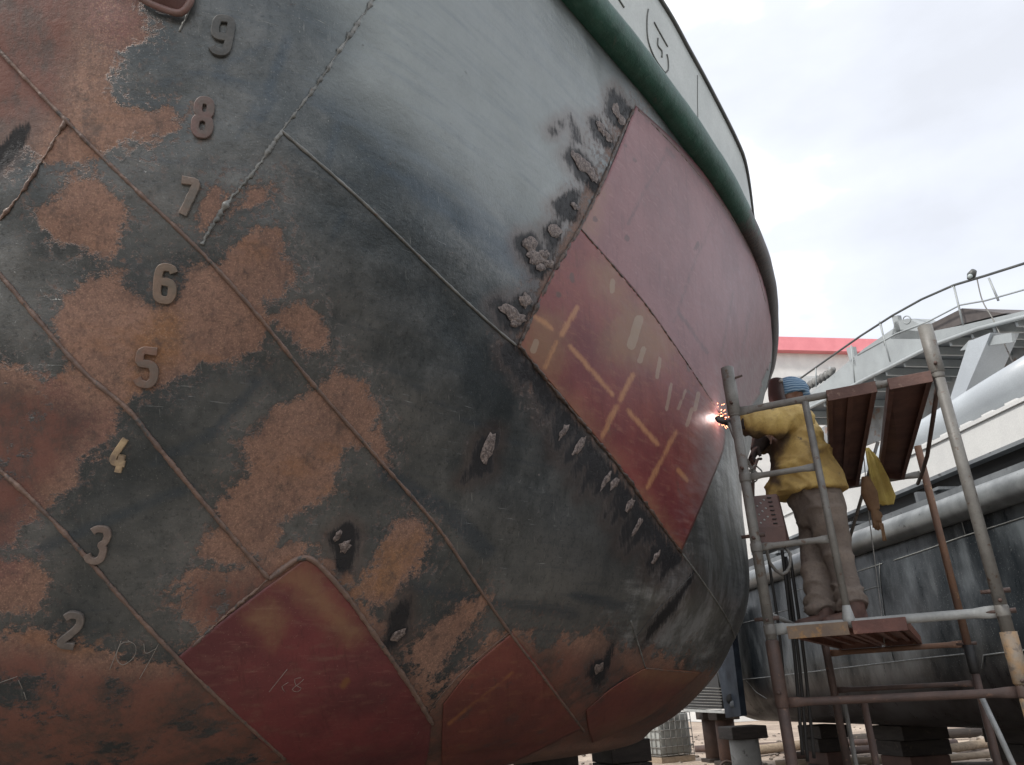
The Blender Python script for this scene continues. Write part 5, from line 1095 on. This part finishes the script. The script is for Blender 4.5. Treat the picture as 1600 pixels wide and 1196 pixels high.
# ------------------------------------------------------------------ things on the ground under the ships
M_CONC = grimy('stained concrete', (.34, .33, .31), (.25, .24, .225), .85, 2.5, c=(.10, .09, .08), cth=.58, bump=.6, fine=30)
M_TIMB = grimy('dark wet timber', (.045, .034, .028), (.03, .024, .02), .8, 4, c=(.10, .075, .055), cth=.6, bump=.6, stretch=(1, 1, 6))
M_TIML = grimy('dry timber', (.32, .25, .18), (.22, .17, .12), .8, 4, bump=.6, stretch=(1, 5, 5))
def col(name, base, h, r, mat, label, cat, n=20, top=None, grp=None, capm=None):
    root = empty(name, base, label, cat, grp)
    part('pillar', tube([base-V(0, 0, .1), base+V(0, 0, h*.5), base+V(0, 0, h)], [r*1.03, r, r], n), mat, parent=root)
    part('base_plate', cbox(base+V(0, 0, .03), r*2.5, r*2.5, .1, .2, .01), M_TIMB, parent=root, smooth=False)
    if top: part('cap_block', cbox(base+V(0, 0, h+top/2), r*2.6, r*2.3, top, .2, .02), capm or M_TIMB, parent=root, smooth=False)
    return root
def gpx(px, Y): q = aty(px, 1150, Y); return V(q.x, q.y, 0)
col('support_pillar', gpx(1161, 16.2), .74, .27, M_CONC, 'pale round concrete support pillar under the bow of the black ship', 'support', top=.22)
g = gpx(1135, 20.2); col('support_pillar', g, .95, .22, grimy('rusty pillar', (.13, .07, .05), (.08, .05, .04), .7, 4), 'rusty round support standing behind the pale pillar', 'support', top=.2)
col('support_pillar', gpx(1112, 21.2), .95, .2, grimy('brown pillar', (.10, .06, .045), (.07, .045, .035), .7, 4), 'narrow brown support left of the rusty one', 'support', top=.2)
for (x, y, h, wd, lb) in ((gpx(1422, 14.5).x, 14.5, .92, .84, 'dark timber block stack under the middle of the black ship'), (gpx(1597, 12.6).x, 12.6, .92, .62, 'dark timber block stack at the right edge under the black ship'), (gpx(1287, 16.4).x, 16.4, .9, .58, 'dark timber block stack just right of the pale pillar')):
    r_ = empty('keel_block', (x, y, 0), lb, 'support block', 'timber blocks under the black ship')
    for k in range(4):
        hh = h/4; part('timber', cbox((x+random.uniform(-.03, .03), y, hh*(k+.5)), wd*(1-.10*(3-k)*.0)-.12*(k < 2), .8, hh-.006, .1+.1*(k % 2), .012), M_TIMB if k != 1 else grimy('rusty block', (.12, .06, .045), (.08, .045, .035), .8, 3), parent=r_, smooth=False)
for (x, y, lb) in ((1.15, 11.2, 'dark timber keel block under the far bottom of the tug'), (.15, 9.8, 'dark timber keel block nearer under the tug bottom')):
    r_ = empty('keel_block', (x, y, 0), lb, 'support block', 'timber blocks under the tug')
    for k in range(4): part('timber', cbox((x, y, .27*(k+.5)), .62-.02*k, .6, .262, .3+.06*(k % 2), .012), M_TIMB, parent=r_, smooth=False)
# caged plastic tank
tk = V(3.35, 21.9, 0); tb_ = empty('caged_tank', tk, 'grey caged plastic liquid tank on a pallet between the ships', 'tank')
part('tank', cbox(tk+V(0, 0, .66), .98, .98, .94, .5, .05), grimy('grey plastic', (.34, .35, .33), (.26, .27, .26), .5, 3), parent=tb_)
part('pallet', cbox(tk+V(0, 0, .08), 1.05, 1.05, .13, .5, .01), M_TIML, parent=tb_, smooth=False)
X_ = V(math.cos(.5), math.sin(.5), 0); Yv = V(-math.sin(.5), math.cos(.5), 0); hw_ = .52
crn = [tk-X_*hw_-Yv*hw_, tk+X_*hw_-Yv*hw_, tk+X_*hw_+Yv*hw_, tk-X_*hw_+Yv*hw_]
for k in range(6): part('cage_hoop', tube([c+V(0, 0, .18+k*.19) for c in crn], .013, 6, closed=True), M_STEELG, parent=tb_)
for e_ in range(4):
    for k in range(6): p = crn[e_].lerp(crn[(e_+1) % 4], k/6+.01); part('cage_bar', tube([p+V(0, 0, .15), p+V(0, 0, 1.15)], .011, 6), M_STEELG, parent=tb_)
part('tank_cap', tube([tk+V(0, 0, 1.13), tk+V(0, 0, 1.17)], .1, 14), M_BLK, parent=tb_)
# tyre leaning, pipes, beams, rubble
def torus(c, R_, r, nrm, mat, name, label, cat, parent=None):
    a, b = frame(nrm); o = add(name, tube([c+a*(R_*math.cos(t_))+b*(R_*math.sin(t_)) for t_ in np.linspace(0, 2*math.pi, 25)[:-1]], r, 10, closed=True), mat, parent); return tag(o, label, cat) if parent is None else o
torus(V(5.4, 30.5, 1.9), .5, .10, V(.25, -1, 0), grimy('lime white ring', (.55, .62, .42), (.45, .5, .36), .5, 3), 'life_ring', 'pale ring hanging behind the black ship bow', 'ring')
torus(V(3.92, 17.6, .10), .17, .025, V(0, -1, .2), M_RUSTD, 'iron_ring', 'small iron ring on the ground left of the pale pillar', 'ring')
for i, (a, b, r_, m, lb) in enumerate((((5.2, 22, .12), (11, 26, .14), .12, M_TIML, 'pale log lying far behind under the black ship'), ((6.0, 20.3, .1), (10.5, 21.6, .12), .09, M_RUSTD, 'dark rusty pipe lying on the dirt'),
    ((5.1, 18.4, .1), (7.2, 18.1, .1), .08, M_TIML, 'short pale beam behind the pillars'), ((8, 24, .15), (14, 24.5, .15), .14, M_TIMB, 'dark timber beam farthest back on the dirt'), ((7.3, 17.5, .08), (10.5, 18.4, .1), .07, M_TIML, 'thin pale beam in front of the rusty pipe'), ((4.6, 24.5, .1), (9.5, 23.2, .12), .09, M_RUSTD, 'rusty pipe crossing behind the pale log'), ((6.6, 16.9, .05), (9.0, 16.6, .06), .05, M_TIMB, 'thin dark pole lying nearest under the black ship'), ((9.5, 20.0, .1), (13, 22.4, .1), .1, M_TIML, 'pale beam at the right end under the black ship'))):
    a, b = Vector(a), Vector(b); tag(add('yard_beam', tube([a, a.lerp(b, .5)+V(0, .05, .01), b], [r_, r_*.96, r_*.9], 10), m), lb, 'beam')
random.seed(11)
rub = MB()
for k in range(1100):
    y = random.uniform(13, 34); x = y*random.uniform(.02, .75); s_ = random.uniform(.015, .065)*(1+.4*(random.random() < .06)*3)
    bm = bmesh.new(); bmesh.ops.create_icosphere(bm, subdivisions=1, radius=s_)
    for v in bm.verts: v.co = Vector((v.co.x*random.uniform(.8, 1.6)+x, v.co.y*1.2+y, v.co.z*.6+s_*.2))
    rub.put(bm_vf(bm))
tag(add('rubble', rub.vf(), grimy('rubble', (.36, .31, .26), (.07, .055, .045), .9, 2.5), None, False), 'loose stones and scrap scattered over the yard dirt', 'rubble', kind='stuff')
# low scrub and bank far off so the horizon is not a bare line
bk_ = []; 
vs = []; fs = []; nb_ = 90
for i in range(nb_):
    a = math.radians(-70+i*140/(nb_-1)); R_ = 75; x, y = R_*math.sin(a), R_*math.cos(a); h_ = 2.6+1.6*noise.noise(V(i*.35, 0, 0))+.7*noise.noise(V(i*1.3, 4, 0))
    for q in range(5): vs.append(V(x*(1+.03*q), y*(1+.03*q), -.3+(h_+.3)*(q/4)**.6))
for i in range(nb_-1):
    for q in range(4): fs.append((i*5+q, (i+1)*5+q, (i+1)*5+q+1, i*5+q+1))
tag(add('hills', (vs, fs), grimy('far bank', (.17, .19, .10), (.26, .23, .16), .9, .25)), kind='structure')
